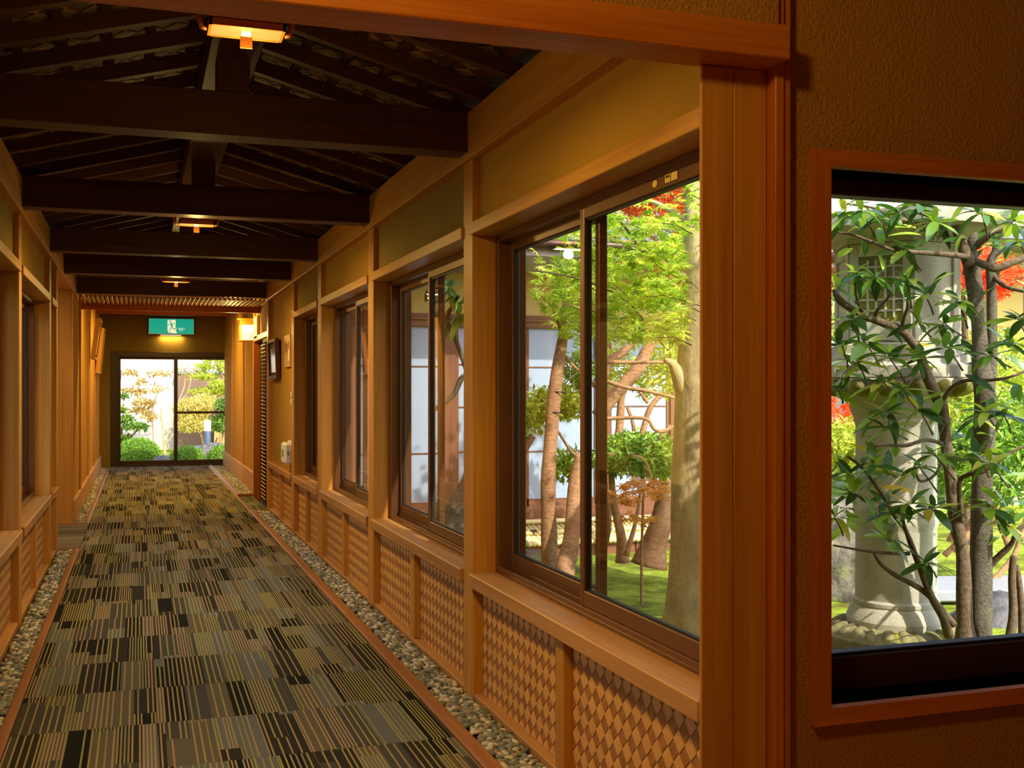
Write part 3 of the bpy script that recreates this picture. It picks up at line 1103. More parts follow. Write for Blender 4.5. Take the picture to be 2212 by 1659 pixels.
# --- the lobby around the viewer
bx('wall_lobby_left', (-3.3, -3.2, -2.6, 2.7, -0.1, 3.02), M_PLASTER_L, None, 0, 'structure')
bx('wall_lobby_right', (4.4, 4.5, -2.6, 2.72, -0.1, 3.02), M_PLASTER_L, None, 0, 'structure')
bx('wall_lobby_rear', (-3.3, 4.5, -2.7, -2.6, -0.1, 3.02), M_PLASTER_L, None, 0, 'structure')
bx('ceiling_lobby', (-3.3, 4.6, -2.7, 3.15, 3.02, 3.12), M_PLASTER_L, None, 0, 'structure')

# --- outside ground and boundary walls
gv, gf = [], []
nx, ny = 90, 120
for j in range(ny + 1):
    for i in range(nx + 1):
        x = -12 + 30 * i / nx
        y = 1.2 + 34 * j / ny
        z = GZ + 0.035 * mnoise.noise(Vector((x * 0.9, y * 0.9, 0))) + 0.02 * mnoise.noise(Vector((x * 3, y * 3, 4)))
        if (-3.3 < x < 2.0 and y < 21.2) or (x < 4.8 and y < 3.0):
            z = GZ - 0.1
        gv.append((x, y, z))
for j in range(ny):
    for i in range(nx):
        a = j * (nx + 1) + i
        gf.append((a, a + 1, a + nx + 2, a + nx + 1))
mk('ground', gv, gf, M_MOSS, None, True, kind='structure')
bx('wall_garden', (-6, 2.05, 28.4, 28.6, -0.2, 4.2), M_WHITEWALL, None, 0, 'structure')
bx('wall_neighbour', (-5.3, -5.2, 1.0, 16.0, -0.2, 2.6), M_CREAM, None, 0, 'structure')


# ================================================================== THINGS INDOORS
# --- pebble beds beside the carpet
def pebble_meshes(mat):
    out = []
    for k in range(6):
        bm = bmesh.new()
        bmesh.ops.create_icosphere(bm, subdivisions=2, radius=0.5)
        sx, sy, sz = 1.0, R.uniform(0.62, 0.85), R.uniform(0.42, 0.6)
        for v in bm.verts:
            n = mnoise.noise(v.co * 1.6 + Vector((k * 7.3, 0, 0)))
            v.co = Vector((v.co.x * sx, v.co.y * sy, v.co.z * sz)) * (1 + 0.28 * n)
        me = bpy.data.meshes.new('pebble')
        bm.to_mesh(me)
        bm.free()
        me.materials.append(mat)
        me.shade_smooth()
        out.append(me)
    return out


PM = pebble_meshes(M_PEB)
ico = bmesh.new()
bmesh.ops.create_icosphere(ico, subdivisions=1, radius=0.5)
ICO_V = np.array([tuple(v.co) for v in ico.verts])
ICO_F = [tuple(v.index for v in f.verts) for f in ico.faces]
ico.free()


def pebble_bed(name, x0, x1, y0, y1, z, n_single, size, label, mass_from):
    root = empty(name, ((x0 + x1) / 2, (y0 + y1) / 2, z), label, 'pebbles', 'pebble strips along the carpet')
    bx('bed', (x0 - 0.01, x1 + 0.03, y0, y1, z - 0.05, z - 0.006), M_SOIL, root, 0)
    # nearest stones singly
    step = size * 0.6
    cells = []
    y = y0 + size / 2
    while y < y1 - size / 2:
        nxs = max(2, int((x1 - x0) / step))
        for i in range(nxs):
            cells.append((x0 + (i + 0.5) * (x1 - x0) / nxs + R.uniform(-0.3, 0.3) * step, y + R.uniform(-0.35, 0.35) * step))
        y += step * 0.82
    cells = [c for c in cells if c[0] > x0 + size * 0.3 and c[0] < x1 - size * 0.25]
    near = [c for c in cells if c[1] > mass_from][:n_single]
    lim = near[-1][1] if near else mass_from
    for c in near:
        s = size * R.uniform(0.75, 1.25)
        inst(R.choice(PM), 'pebble', Vector((c[0], c[1], z + R.uniform(0.0, 0.012))), (R.uniform(-0.5, 0.5), R.uniform(-0.5, 0.5), R.uniform(0, 6.28)), (s, s, s), root)
    far = [c for c in cells if c[1] > lim or c[1] <= mass_from]
    if far:
        P = np.array([(c[0], c[1], z + R.uniform(0.0, 0.012)) for c in far])
        sc = NR.uniform(0.75, 1.25, len(P)) * size
        rt = rots(len(P), 0.35)
        bvv = ICO_V * np.array([1.0, 0.72, 0.5])
        v, f = scatter(bvv, ICO_F, P, rt, sc)
        mk('pebble_mass', v, f, M_PEBS, root, True, kind='stuff')
    return root


pebble_bed('pebble_bed', 1.232, 1.385, 2.0, 12.58, -0.012, 300, 0.041, 'long strip of grey and white pebbles under the right-hand window wall', 3.7)
pebble_bed('pebble_bed', -0.645, -0.522, 2.0, 10.0, -0.012, 220, 0.041, 'strip of grey and white pebbles under the left woven wall, up to the side passage', 5.0)
pebble_bed('pebble_bed', -0.62, -0.522, 11.95, 20.4, -0.014, 0, 0.036, 'brownish pebble strip at the foot of the far left wall with tilted pictures', 0)
pebble_bed('pebble_bed', 1.245, 1.44, 14.65, 20.4, -0.014, 0, 0.036, 'short brownish pebble strip right of the carpet beyond the dark louvred door', 0)


# --- ceiling lamps
def ceiling_lamp(x, y, z, label):
    r = empty('ceiling_lamp', (x, y, 2.712), label, 'lamp', 'small trough lamps under the ridge')
    hw, hd = 0.105, 0.056
    hs = MB()
    hs.box(x - hw, x + hw, y - hd, y + hd, z + 0.012, z + 0.02)
    for b in ((x - hw, x - hw + 0.008, y - hd, y + hd), (x + hw - 0.008, x + hw, y - hd, y + hd), (x - hw, x + hw, y - hd, y - hd + 0.006), (x - hw, x + hw, y + hd - 0.006, y + hd)):
        hs.box(*b, z - 0.008, z + 0.014)
    hs.build('housing', W_RED[0], r)
    bx('diffuser', (x - hw + 0.008, x + hw - 0.008, y - hd + 0.006, y + hd - 0.006, z - 0.005, z + 0.012), M_LAMP, r, 0)
    bb = MB()
    bb.tube([(x - 0.012, y, z - 0.008), (x + 0.012, y, z - 0.008)], 0.007, 10)
    bb.build('bulb', M_BULB, r, True)
    for s in (-1, 1):
        mb = MB()
        mb.tube([(x + s * (hw + 0.004), y, z - 0.004), (x + s * (hw + 0.016), y, z - 0.002), (x + s * (hw + 0.022), y, z + 0.02), (x + s * (hw + 0.022), y, z + 0.06)], [0.007, 0.008, 0.009, 0.008], 8)
        mb.build('bracket', W_RED[2], r, True)
    bx('cross_bar', (x - hw - 0.03, x + hw + 0.03, y - 0.012, y + 0.012, z + 0.055, z + 0.075), W_BEAM[0], r, 0.002)
    bx('hanger', (x - 0.012, x + 0.012, y - 0.012, y + 0.012, z + 0.07, 2.712), W_BEAM[2], r, 0.002)
    bx('hanging_tag', (x - 0.017, x + 0.017, y - 0.002, y + 0.002, z - 0.05, z - 0.018), M_TAG, r, 0.0)
    point_lamp('lamp_glow', (x, y, z - 0.09), LAMP * 0.6, WARM, 0.03, r)
    area_lamp('lamp_light', (x, y, z - 0.055), LAMP * 4.0, WARM, 0.18, 0.06, r)
    return r


ceiling_lamp(0.29, 3.22, 2.375, 'lit amber trough lamp with hanging tag behind the front header beam')
ceiling_lamp(0.335, 7.03, 2.37, 'lit amber trough lamp with hanging tag under the second tie beam')
ceiling_lamp(0.33, 10.78, 2.37, 'far trough lamp half hidden by the tie beams, only its tag showing')

# --- wall lantern
lx, ly = 1.335, 14.75
wl = empty('wall_lantern', (XF, ly, 2.1), 'lit square paper lantern on the right wall above the louvred door', 'lantern')
for s in (-1, 1):
    for t in (-1, 1):
        bx('corner_post', (lx + s * 0.085 - 0.008, lx + s * 0.085 + 0.008, ly + t * 0.085 - 0.008, ly + t * 0.085 + 0.008, 2.0, 2.27), W_RED[2], wl, 0.002)
bx('top_board', (lx - 0.125, lx + 0.125, ly - 0.125, ly + 0.125, 2.265, 2.285), W_RED[0], wl, 0.003)
bx('bottom_board', (lx - 0.11, lx + 0.11, ly - 0.11, ly + 0.11, 1.99, 2.006), W_RED[0], wl, 0.003)
bx('top_rail', (lx - 0.077, lx + 0.077, ly - 0.092, ly - 0.078, 2.2, 2.265), W_RED[0], wl, 0.002)
bx('top_rail', (lx - 0.092, lx - 0.078, ly - 0.077, ly + 0.077, 2.2, 2.265), W_RED[1], wl, 0.002)
for z in (2.03, 2.055, 2.085):
    bx('lattice_bar', (lx - 0.077, lx + 0.077, ly - 0.088, ly - 0.08, z, z + 0.008), W_RED[0], wl, 0)
    bx('lattice_bar', (lx - 0.088, lx - 0.08, ly - 0.077, ly + 0.077, z, z + 0.008), W_RED[1], wl, 0)
pp = MB()
pp.box(lx - 0.078, lx + 0.078, ly - 0.079, ly - 0.078, 2.008, 2.262).box(lx - 0.079, lx - 0.078, ly - 0.078, ly + 0.078, 2.008, 2.262).box(lx + 0.077, lx + 0.078, ly - 0.078, ly + 0.078, 2.008, 2.262).box(lx - 0.078, lx + 0.078, ly + 0.077, ly + 0.078, 2.008, 2.262)
pp.build('paper_shade', M_LANTERNPAPER, wl)
bx('wall_bracket', (lx + 0.1, XF, ly - 0.02, ly + 0.02, 2.15, 2.19), W_RED[0], wl, 0.003)
ck = MB()
ck.tube([(lx, ly, 2.285), (lx, ly - 0.01, 2.4), (lx + 0.06, ly, 2.66)], 0.004, 6)
ck.build('cable', M_BLACK, wl)
point_lamp('lantern_glow', (lx - 0.2, ly - 0.2, 2.12), 22, WARM, 0.06, wl)
bx('wall_sign', (1.385, 1.415, 13.95, 14.3, 2.0, 2.28), M_PAPER, None, 0.003)
tag(bpy.data.objects['wall_sign'], 'small pale board on edge beside the paper lantern, above the dark door', 'sign')

# --- exit sign
ex = empty('exit_sign', (0.56, YE, 2.5), 'glowing green exit sign with running figure above the end door', 'sign')
ex0, ex1, ez0, ez1, ey = 0.17, 0.93, 2.355, 2.62, YE - 0.085
bx('sign_case', (ex0 - 0.02, ex1 + 0.02, ey + 0.004, YE, ez0 - 0.02, ez1 + 0.02), M_STEEL, ex, 0.012)
bx('sign_face', (ex0, ex1, ey, ey + 0.012, ez0, ez1), M_EXITGREEN, ex, 0.004)
SW, SH = (ex1 - ex0) / 1565.0, (ez1 - ez0) / 510.0          # the sign measured on its enlarged photograph


def sg(x, y):
    return (ex0 + (x - 270) * SW, ez1 - (y - 308 - (x - 270) * 0.028) * SH)


def flat(name, pts, yy, mat, parent, th=0.0012):
    n = len(pts)
    v = [(x, yy - th, z) for x, z in pts] + [(x, yy, z) for x, z in pts]
    f = [tuple(range(n)), tuple(range(2 * n - 1, n - 1, -1))] + [(i, i + n, (i + 1) % n + n, (i + 1) % n) for i in range(n)]
    return mk(name, v, f, mat, parent)


flat('doorway_mark', [sg(*p) for p in ((915, 365), (1195, 365), (1195, 640), (1245, 690), (1195, 705), (1200, 740), (1255, 825), (985, 818), (915, 745), (912, 560), (960, 540), (912, 530))], ey - 0.0002, M_EXITWHITE, ex)
fig = MB()


def limb(pts, w):
    for (a, b) in zip(pts[:-1], pts[1:]):
        d = Vector((b[0] - a[0], b[1] - a[1]))
        nrm = Vector((-d.y, d.x)).normalized() * w
        e = d.normalized() * w * 0.5
        q = [(a[0] + nrm.x - e.x, a[1] + nrm.y - e.y), (b[0] + nrm.x + e.x, b[1] + nrm.y + e.y), (b[0] - nrm.x + e.x, b[1] - nrm.y + e.y), (a[0] - nrm.x - e.x, a[1] - nrm.y - e.y)]
        p = [sg(*k) for k in q]
        fig.add([(x, ey - 0.0022, z) for x, z in p], [(0, 1, 2, 3)])


hd = [sg(1008 + 30 * math.cos(a * PI / 8), 415 + 30 * math.sin(a * PI / 8)) for a in range(16)]
fig.add([(x, ey - 0.0022, z) for x, z in hd], [tuple(range(16))])
limb([(1030, 480), (1080, 590)], 30)
limb([(1030, 475), (960, 535), (915, 535)], 11)
limb([(1040, 475), (1115, 478), (1160, 530)], 11)
limb([(1070, 590), (1100, 668), (1205, 670)], 14)
limb([(1055, 590), (980, 730)], 14)
limb([(985, 765), (1055, 825)], 11)
fig.build('running_figure', M_EXITGREEN, ex)


def text_mesh(name, body, size, loc, mat, parent, rot=(PI / 2, 0, 0), align='CENTER'):
    cu = bpy.data.curves.new(name, 'FONT')
    cu.body = body
    cu.size = size
    cu.align_x = align
    to = bpy.data.objects.new(name, cu)
    COL.objects.link(to)
    dg = bpy.context.evaluated_depsgraph_get()
    me = bpy.data.meshes.new_from_object(to.evaluated_get(dg))
    bpy.data.objects.remove(to)
    me.materials.clear()
    me.materials.append(mat)
    o = bpy.data.objects.new(name, me)
    COL.objects.link(o)
    link(o, Vector(loc), parent)
    o.rotation_euler = rot
    return o


tx, tz = sg(1405, 705)
text_mesh('lettering', '\u975e\u5e38\u53e3', 0.04, (tx, ey - 0.001, tz), M_EXITWHITE, ex)
tx, tz = sg(1395, 752)
text_mesh('lettering', 'EXIT', 0.026, (tx, ey - 0.001, tz), M_EXITWHITE, ex)
bx('lower_slot', (ex0 + 0.19, ex0 + 0.55, ey + 0.012, ey + 0.05, ez0 - 0.032, ez0 - 0.02), M_EXITWHITE, ex, 0.002)
area_lamp('slot_light', ((ex0 + ex1) / 2, ey + 0.03, ez0 - 0.035), 4.0, WARM, 0.36, 0.03, ex)


# --- pictures that lean out from the walls
def leaning_picture(name, s, xw, y0, y1, z0, z1, lean, label, mats, depth=0.045, group=None):
    """hangs with its foot against the wall and its head leaning into the corridor"""
    cy_, cz = (y0 + y1) / 2, z0
    r = empty(name, (xw, cy_, cz), label, 'picture', group)
    hh, w = (z1 - z0), (y1 - y0)
    root_rot = lean * s
    def part(nm, a, mat, bev=0.002):
        o = bx(nm, (a[0], a[1], a[2], a[3], a[4], a[5]), mat, r, bev)
        return o
    k = -s                                   # towards the corridor
    def X(d0, d1):
        p, q = xw + k * d0, xw + k * d1
        return (min(p, q), max(p, q))
    fwid = 0.035
    part('frame', X(0.004, depth) + (y0, y0 + fwid, z0, z1), mats[0])
    part('frame', X(0.004, depth) + (y1 - fwid, y1, z0, z1), mats[0])
    part('frame', X(0.004, depth) + (y0 + fwid, y1 - fwid, z0, z0 + fwid), mats[0])
    part('frame', X(0.004, depth) + (y0 + fwid, y1 - fwid, z1 - fwid, z1), mats[0])
    part('mount', X(0.008, depth - 0.018) + (y0 + fwid, y1 - fwid, z0 + fwid, z1 - fwid), mats[2], 0)
    part('print', X(0.01, depth - 0.016) + (y0 + fwid + 0.05, y1 - fwid - 0.05, z0 + fwid + 0.04, z1 - fwid - 0.06), mats[1], 0)
    r.rotation_euler = (0, root_rot, 0)
    return r


DKF = W_BEAM[2]
leaning_picture('framed_picture', 1, XR + 0.033, 11.75, 12.45, 1.47, 1.90, -0.045, 'dark framed picture with painted reflection of greenery, leaning forward on the right wall beside the louvred door', (DKF, M_PICTURE_REFL, M_INK), 0.05)
leaning_picture('framed_picture', -1, XL + 0.024, 15.9, 16.6, 1.78, 2.34, -0.14, 'nearer of two brown framed pictures leaning out from the far left wall', (W_POST[2], M_PAPER, M_INK), 0.065)
leaning_picture('framed_picture', -1, XL + 0.002, 18.3, 19.1, 1.62, 2.33, -0.10, 'farther of two brown framed pictures leaning out from the far left wall', (W_POST[2], M_INK, M_INK), 0.07)

# --- wooden plaque with carved characters, switches and the emergency torch box
pq = empty('wooden_plaque', (XR + 0.035, 11.1, 1.58), 'pale wooden plaque with dark brush writing on the right wall', 'plaque')
bx('board', (XR + 0.01, XR + 0.034, 10.87, 11.32, 1.58, 1.9), W_PALE[1], pq, 0.003)
bx('paper_label', (XR + 0.008, XR + 0.0102, 10.9, 11.0, 1.64, 1.75), M_PAPER, pq, 0)
for k, (yy, zz, hh) in enumerate(((11.24, 1.72, 0.11), (11.18, 1.74, 0.09), (11.12, 1.7, 0.12), (11.06, 1.73, 0.08), (10.97, 1.76, 0.07))):
    st = MB()
    x_ = XR + 0.0085
    st.box(x_, x_ + 0.002, yy, yy + 0.01, zz, zz + hh).box(x_, x_ + 0.002, yy - 0.022, yy + 0.03, zz + hh * 0.7, zz + hh * 0.7 + 0.009).box(x_, x_ + 0.002, yy - 0.015, yy + 0.024, zz + hh * 0.3, zz + hh * 0.3 + 0.008)
    st.build('brush_stroke', M_INK, pq)

for z0, z1, lab in ((1.285, 1.335, 'upper of two white switch plates on the post beside the plaque'), (1.215, 1.265, 'lower of two white switch plates on the post beside the plaque')):
    sw = empty('light_switch', (XR, 10.6, z0), lab, 'switch', 'white switch plates on the post')
    bx('plate', (XR - 0.012, XR + 0.002, 10.57, 10.645, z0, z1), M_WHITE, sw, 0.002)
    bx('rocker', (XR - 0.016, XR - 0.01, 10.59, 10.625, z0 + 0.012, z1 - 0.012), M_PAPER, sw, 0.001)

tb = empty('emergency_box', (XR + 0.035, 10.9, 0.63), 'white plastic emergency box with green mark low on the right wall', 'box')
bx('wall_plate', (XR + 0.015, XR + 0.035, 10.74, 11.08, 0.615, 0.855), M_WHITE, tb, 0.004)
bx('cover', (XR - 0.055, XR + 0.016, 10.77, 11.05, 0.63, 0.84), M_WHITE, tb, 0.022)
bx('latch', (XR - 0.025, XR - 0.012, 10.762, 10.772, 0.72, 0.76), M_STEEL, tb, 0.002)
bx('green_mark', (XR - 0.0565, XR - 0.0545, 10.86, 10.96, 0.7, 0.77), M_GREEN_MARK, tb, 0)


# ================================================================== THE GARDEN
# --- the house across the courtyard: its front wall stands across, at Y = FY
FY = 9.7
HX0, HX1 = 1.62, 6.3
house = empty('house', (3.9, FY, GZ), 'single-storey house with pale blue screens and brown frames across the courtyard', 'house')


def hb(name, b, mat, bev=0.004, parent=None):
    return bx(name, b, mat, parent or house, bev)


hb('upper_wall', (HX0, HX1, FY, FY + 0.15, 2.03, 2.72), M_YELLOW, 0)
wbox('head_beam', (HX0, HX1, FY - 0.05, FY + 0.1, 1.93, 2.045), W_EXT, house)
wbox('head_rail', (HX0, HX1, FY - 0.075, FY - 0.05, 1.985, 2.005), W_EXT, house)
wbox('sill_beam', (HX0, HX1, FY - 0.05, FY + 0.1, 0.155, 0.27), W_EXT, house)
wbox('sill_board', (HX0, HX1, FY - 0.1, FY - 0.05, 0.12, 0.165), W_EXT, house)
wbox('foot_board', (HX0, HX1, FY - 0.04, FY + 0.1, GZ - 0.1, 0.12), W_EXT, house)
hb('back_wall', (HX0, HX1, FY + 0.2, FY + 0.25, GZ - 0.1, 2.6), M_GREYSCREEN, 0)
hposts = [1.68, 2.62, 3.30, 4.14, 4.90, 5.66]
for x in hposts:
    wbox('house_post', (x, x + 0.115, FY - 0.045, FY + 0.08, 0.27, 1.93), W_EXT, house)
edges = hposts + [HX1]
for k in range(len(hposts)):
    x0, x1 = edges[k] + 0.115, edges[k + 1]
    if x1 - x0 < 0.2: continue
    sc = empty('screen_panel', ((x0 + x1) / 2, FY, 1.1), parent=house)
    bx('screen_sheet', (x0, x1, FY - 0.005, FY + 0.005, 0.27, 1.93), M_SHOJI, sc, 0)
    wbox('screen_frame', (x0, x0 + 0.03, FY - 0.02, FY + 0.01, 0.27, 1.93), W_EXT, sc, bev=0)
    wbox('screen_frame', (x1 - 0.03, x1, FY - 0.02, FY + 0.01, 0.27, 1.93), W_EXT, sc, bev=0)
    wbox('screen_frame', (x0, x1, FY - 0.02, FY + 0.01, 0.27, 0.335), W_EXT, sc, bev=0)
    for z in ((0.772, 1.56) if k % 2 == 0 else (0.78, 1.19, 1.58)):
        wbox('screen_bar', (x0, x1, FY - 0.012, FY + 0.008, z, z + 0.012), W_EXT, sc, bev=0)
# eaves and tiled roof
ev = MB()
ev.add([(HX0, FY + 0.05, 2.42), (HX1 + 0.5, FY + 0.05, 2.42), (HX1 + 0.5, FY - 0.85, 2.5), (HX0, FY - 0.85, 2.5), (HX0, FY + 0.05, 2.62), (HX1 + 0.5, FY + 0.05, 2.62), (HX1 + 0.5, FY - 0.85, 2.6), (HX0, FY - 0.85, 2.6)], BOXF)
ev.build('eave_board', M_WHITEWALL, house)
gt = MB()
gt.tube([(HX0, FY - 0.9, 2.6), (HX1 + 0.5, FY - 0.9, 2.6)], 0.05, 8)
gt.build('gutter', M_BRONZE_D, house, True)
rt_ = MB()
rt_.add([(HX0, FY - 0.92, 2.64), (HX1 + 0.5, FY - 0.92, 2.64), (HX1 + 0.5, FY + 3.2, 4.05), (HX0, FY + 3.2, 4.05), (HX0, FY - 0.92, 2.68), (HX1 + 0.5, FY - 0.92, 2.68), (HX1 + 0.5, FY + 3.2, 4.1), (HX0, FY + 3.2, 4.1)], BOXF)
rt_.build('roof', M_ROOFTILE, house)
tl = MB()
for k in range(28):
    x = HX0 + 0.1 + k * 0.185
    tl.tube([(x, FY - 0.93, 2.69), (x, FY + 3.2, 4.11)], 0.04, 6)
tl.build('roof_tile_row', M_ROOFTILE, house, True, kind='stuff')
# side wall of the house that runs along the corridor, seen through the far windows
side = empty('house_wing', (1.9, 11.8, GZ), 'brown-grey boarded house wing close outside the far corridor windows', 'house')
bx('wing_wall', (1.95, 2.05, FY + 0.25, 13.9, GZ - 0.1, 2.3), M_BROWNWALL, side, 0)
for k in range(12):
    wbox('wing_batten', (1.925, 1.95, FY + 0.3 + k * 0.3, FY + 0.34 + k * 0.3, GZ, 2.3), W_EXT, side)

# --- low bamboo skirt fence in front of the house
fence = empty('bamboo_fence', (3.6, 9.3, GZ), 'low sloping fence of pale split bamboo tied with black twine below the house', 'fence')
Yb, Zb, Yf, Zf = FY - 0.13, 0.105, 9.12, -0.01
nb = 74
bp = MB()
bp.tube([(0, 0, 0), (0, Yf - Yb, Zf - Zb)], [0.0225, 0.0235], 8)
bpm = bp.build('bamboo_pole', M_BAMBOO, fence, True)
off0 = bpm.location.copy()
for k in range(nb):
    x = 2.25 + k * 0.0455
    o = bpm if k == 0 else inst(bpm.data, 'bamboo_pole', Vector((0, 0, 0)), (0, 0, 0), (1, 1, 1), fence)
    o.location = Vector((x, (Yb + Yf) / 2 + R.uniform(-0.006, 0.006), (Zb + Zf) / 2)) - WL[fence.name]
for t, r_ in ((0.06, 0.022), (0.64, 0.02)):
    y, z = Yb + (Yf - Yb) * t, Zb + (Zf - Zb) * t + 0.04
    mb = MB()
    mb.tube([(2.2, y, z), (3.9, y, z + 0.003), (5.65, y, z)], r_, 10)
    mb.build('cross_pole', M_BAMBOO, fence, True)
    for k in range(9):
        x = 2.5 + k * 0.36 + (0.12 if t > 0.5 else 0)
        kn = MB()
        kn.tube([(x - 0.03, y - 0.03, z + 0.028), (x, y - 0.012, z + 0.03), (x + 0.03, y - 0.025, z + 0.022)], 0.006, 5)
        kn.tube([(x - 0.015, y - 0.03, z + 0.02), (x + 0.01, y - 0.022, z + 0.03), (x + 0.03, y + 0.01, z + 0.026)], 0.006, 5)
        kn.tube([(x, y - 0.02, z - 0.015), (x, y - 0.024, z + 0.02), (x, y, z + 0.03), (x, y + 0.024, z + 0.01)], 0.006, 5)
        kn.tube([(x + 0.005, y - 0.02, z + 0.02), (x + 0.035, y - 0.055, z + 0.01)], 0.005, 5)
        kn.build('twine_knot', M_KNOT, fence, True)
for k in range(9):
    x = 2.3 + k * 0.4
    wbox('skirt_board', (x, x + 0.39, 9.16, 9.19, GZ - 0.08, -0.02), W_EXT, fence)


# --- rocks
def rock(name, c, r, label, mat, seed, group=None, rough=0.35):
    bm = bmesh.new()
    bmesh.ops.create_icosphere(bm, subdivisions=4, radius=1)
    for v in bm.verts:
        p = v.co.copy()
        n = mnoise.noise(p * 1.1 + Vector((seed, 0, 0))) + 0.5 * mnoise.noise(p * 2.7 + Vector((0, seed, 0))) + 0.25 * mnoise.noise(p * 6 + Vector((0, 0, seed)))
        p *= 1 + rough * n
        v.co = Vector((p.x * r[0], p.y * r[1], p.z * r[2]))
    me = bpy.data.meshes.new(name)
    bm.to_mesh(me)
    bm.free()
    me.materials.append(mat)
    me.shade_smooth()
    o = bpy.data.objects.new(name, me)
    COL.objects.link(o)
    link(o, Vector(c))
    return tag(o, label, 'rock', group)


# --- stone lantern
LC = at(1935, 900, 6.25)
LX, LY = LC.x, LC.y
lan = empty('stone_lantern', (LX, LY, GZ), 'tall weathered granite garden lantern behind the broad-leaved shrub', 'lantern')
LR = 6.25 / F                     # metres per pixel at the lantern


def zc(v):
    return H + (843 - v) * LR


def pr(*uv):
    return [(r, zc(v)) for r, v in uv]


def lath(name, prof, mat=M_STONE, sides=48, smooth=True):
    mb = MB()
    mb.lathe(prof, (LX, LY, 0), sides)
    o = mb.build(name, mat, lan, smooth)
    return o


def smoothed(o, ang=40):
    o.data.set_sharp_from_angle(angle=math.radians(ang))
    return o


smoothed(lath('base_plinth', [(0.40, GZ - 0.1), (0.43, GZ + 0.02), (0.41, -0.02), (0.34, 0.02), (0.31, 0.03)], M_LOTUS))
# lotus petals round the base
pm = bmesh.new()
bmesh.ops.create_icosphere(pm, subdivisions=3, radius=1)
for v in pm.verts:
    x, y, z = v.co
    v.co = Vector((x * 0.105 + 0.0, y * 0.052, z * 0.07 - 0.025 * (x + 0.3)))
pme = bpy.data.meshes.new('lotus_petal')
pm.to_mesh(pme)
pm.free()
pme.materials.append(M_LOTUS)
pme.shade_smooth()
for k in range(24):
    a = 2 * PI * k / 24
    inst(pme, 'lotus_petal', Vector((LX + 0.335 * math.cos(a), LY + 0.335 * math.sin(a), -0.035)), (0, 0.35, a), (1, 1, 1), lan)
smoothed(lath('base_disc', [(0.29, -0.02), (0.315, 0.0), (0.315, 0.018), (0.27, 0.026)], M_LOTUS))
smoothed(lath('shaft', pr((0.24, 1366), (0.268, 1352), (0.272, 1332), (0.252, 1312), (0.232, 1303), (0.236, 1300), (0.236, 1293), (0.222, 1288), (0.219, 1140), (0.222, 1136), (0.229, 1128), (0.232, 1118), (0.228, 1112), (0.234, 1104), (0.234, 1094), (0.226, 1086), (0.219, 1082), (0.219, 920), (0.224, 914), (0.232, 908), (0.229, 902), (0.24, 895), (0.255, 878), (0.25, 868))), 25)
# six-sided upper stones
HA = 0.12


def hexa(name, prof, mat=M_STONE, rot=HA):
    mb = MB()
    k0 = 0
    for r, z in prof:
        for k in range(6):
            a = rot + 2 * PI * k / 6
            mb.v.append((LX + r * math.cos(a), LY + r * math.sin(a), z))
    for i in range(len(prof) - 1):
        for k in range(6):
            a, b = i * 6 + k, i * 6 + (k + 1) % 6
            mb.f.append((a, b, b + 6, a + 6))
    mb.f.append(tuple(range(6))[::-1])
    mb.f.append(tuple((len(prof) - 1) * 6 + k for k in range(6)))
    return mb.build(name, mat, lan)


lath('lotus_bowl', pr((0.25, 868), (0.30, 862), (0.38, 838), (0.415, 818)), M_STONE)
for k in range(16):
    a = 2 * PI * k / 16
    inst(pme, 'bowl_petal', Vector((LX + 0.345 * math.cos(a), LY + 0.345 * math.sin(a), zc(836))), (0, -0.55, a), (0.85, 1.1, 0.7), lan).data = pme
hexa('platform', pr((0.43, 818), (0.45, 815), (0.45, 792), (0.42, 788), (0.40, 784), (0.40, 770), (0.37, 766), (0.37, 748), (0.355, 744)))
hexa('firebox', pr((0.335, 744), (0.335, 536)))
hexa('firebox_cap', pr((0.36, 536), (0.36, 524)))
# recessed frames and lattices on the faces of the firebox
ap = 0.335 * math.cos(PI / 6)
for k in range(6):
    a = HA + PI / 6 + k * PI / 3
    fo = empty('firebox_face', (LX, LY, zc(640)), parent=lan)
    fo.rotation_euler = (0, 0, a)
    base = Vector((LX, LY, zc(640)))

    def fb(name, x0, x1, y0, y1, z0, z1, mat):
        o = bx(name, (x0, x1, y0, y1, z0, z1), mat, None, 0.003)
        o.parent = fo
        o.location = Vector(((x0 + x1) / 2, (y0 + y1) / 2, (z0 + z1) / 2))
    for q in ((-0.165, -0.12, -0.27, 0.27), (0.12, 0.165, -0.27, 0.27), (-0.12, 0.12, 0.2, 0.27), (-0.12, 0.12, -0.27, -0.16)):
        fb('face_border', ap - 0.004, ap + 0.016, q[0], q[1], q[2], q[3], M_STONE)
    if k % 2 == 1:
        fb('window_board', ap, ap + 0.004, -0.12, 0.12, -0.16, 0.2, M_LOTUS)
        for t in (-0.07, -0.025, 0.025, 0.07):
            fb('lattice_bar', ap + 0.002, ap + 0.012, t - 0.006, t + 0.006, -0.14, 0.18, M_STONE)
        for t in (-0.1, -0.04, 0.02, 0.08, 0.14):
            fb('lattice_bar', ap + 0.002, ap + 0.011, -0.12, 0.12, t - 0.006, t + 0.006, M_STONE)
hexa('roof_stone', [(0.40, zc(524)), (0.70, zc(512)), (0.72, zc(486)), (0.5, zc(430)), (0.3, zc(370)), (0.16, zc(320)), (0.12, zc(312))])
smoothed(lath('finial', [(0.1, zc(312)), (0.14, zc(300)), (0.12, zc(285)), (0.15, zc(262)), (0.13, zc(235)), (0.05, zc(205)), (0.005, zc(195))]), 30)


# --- trees, by pixel paths pushed to their own depth
def path(pts):
    """[(u, v, depth, radius in px)] -> points, radii"""
    P = [at(u, v, d) for u, v, d, r in pts]
    rr = [r * d / F for u, v, d, r in pts]
    return P, rr


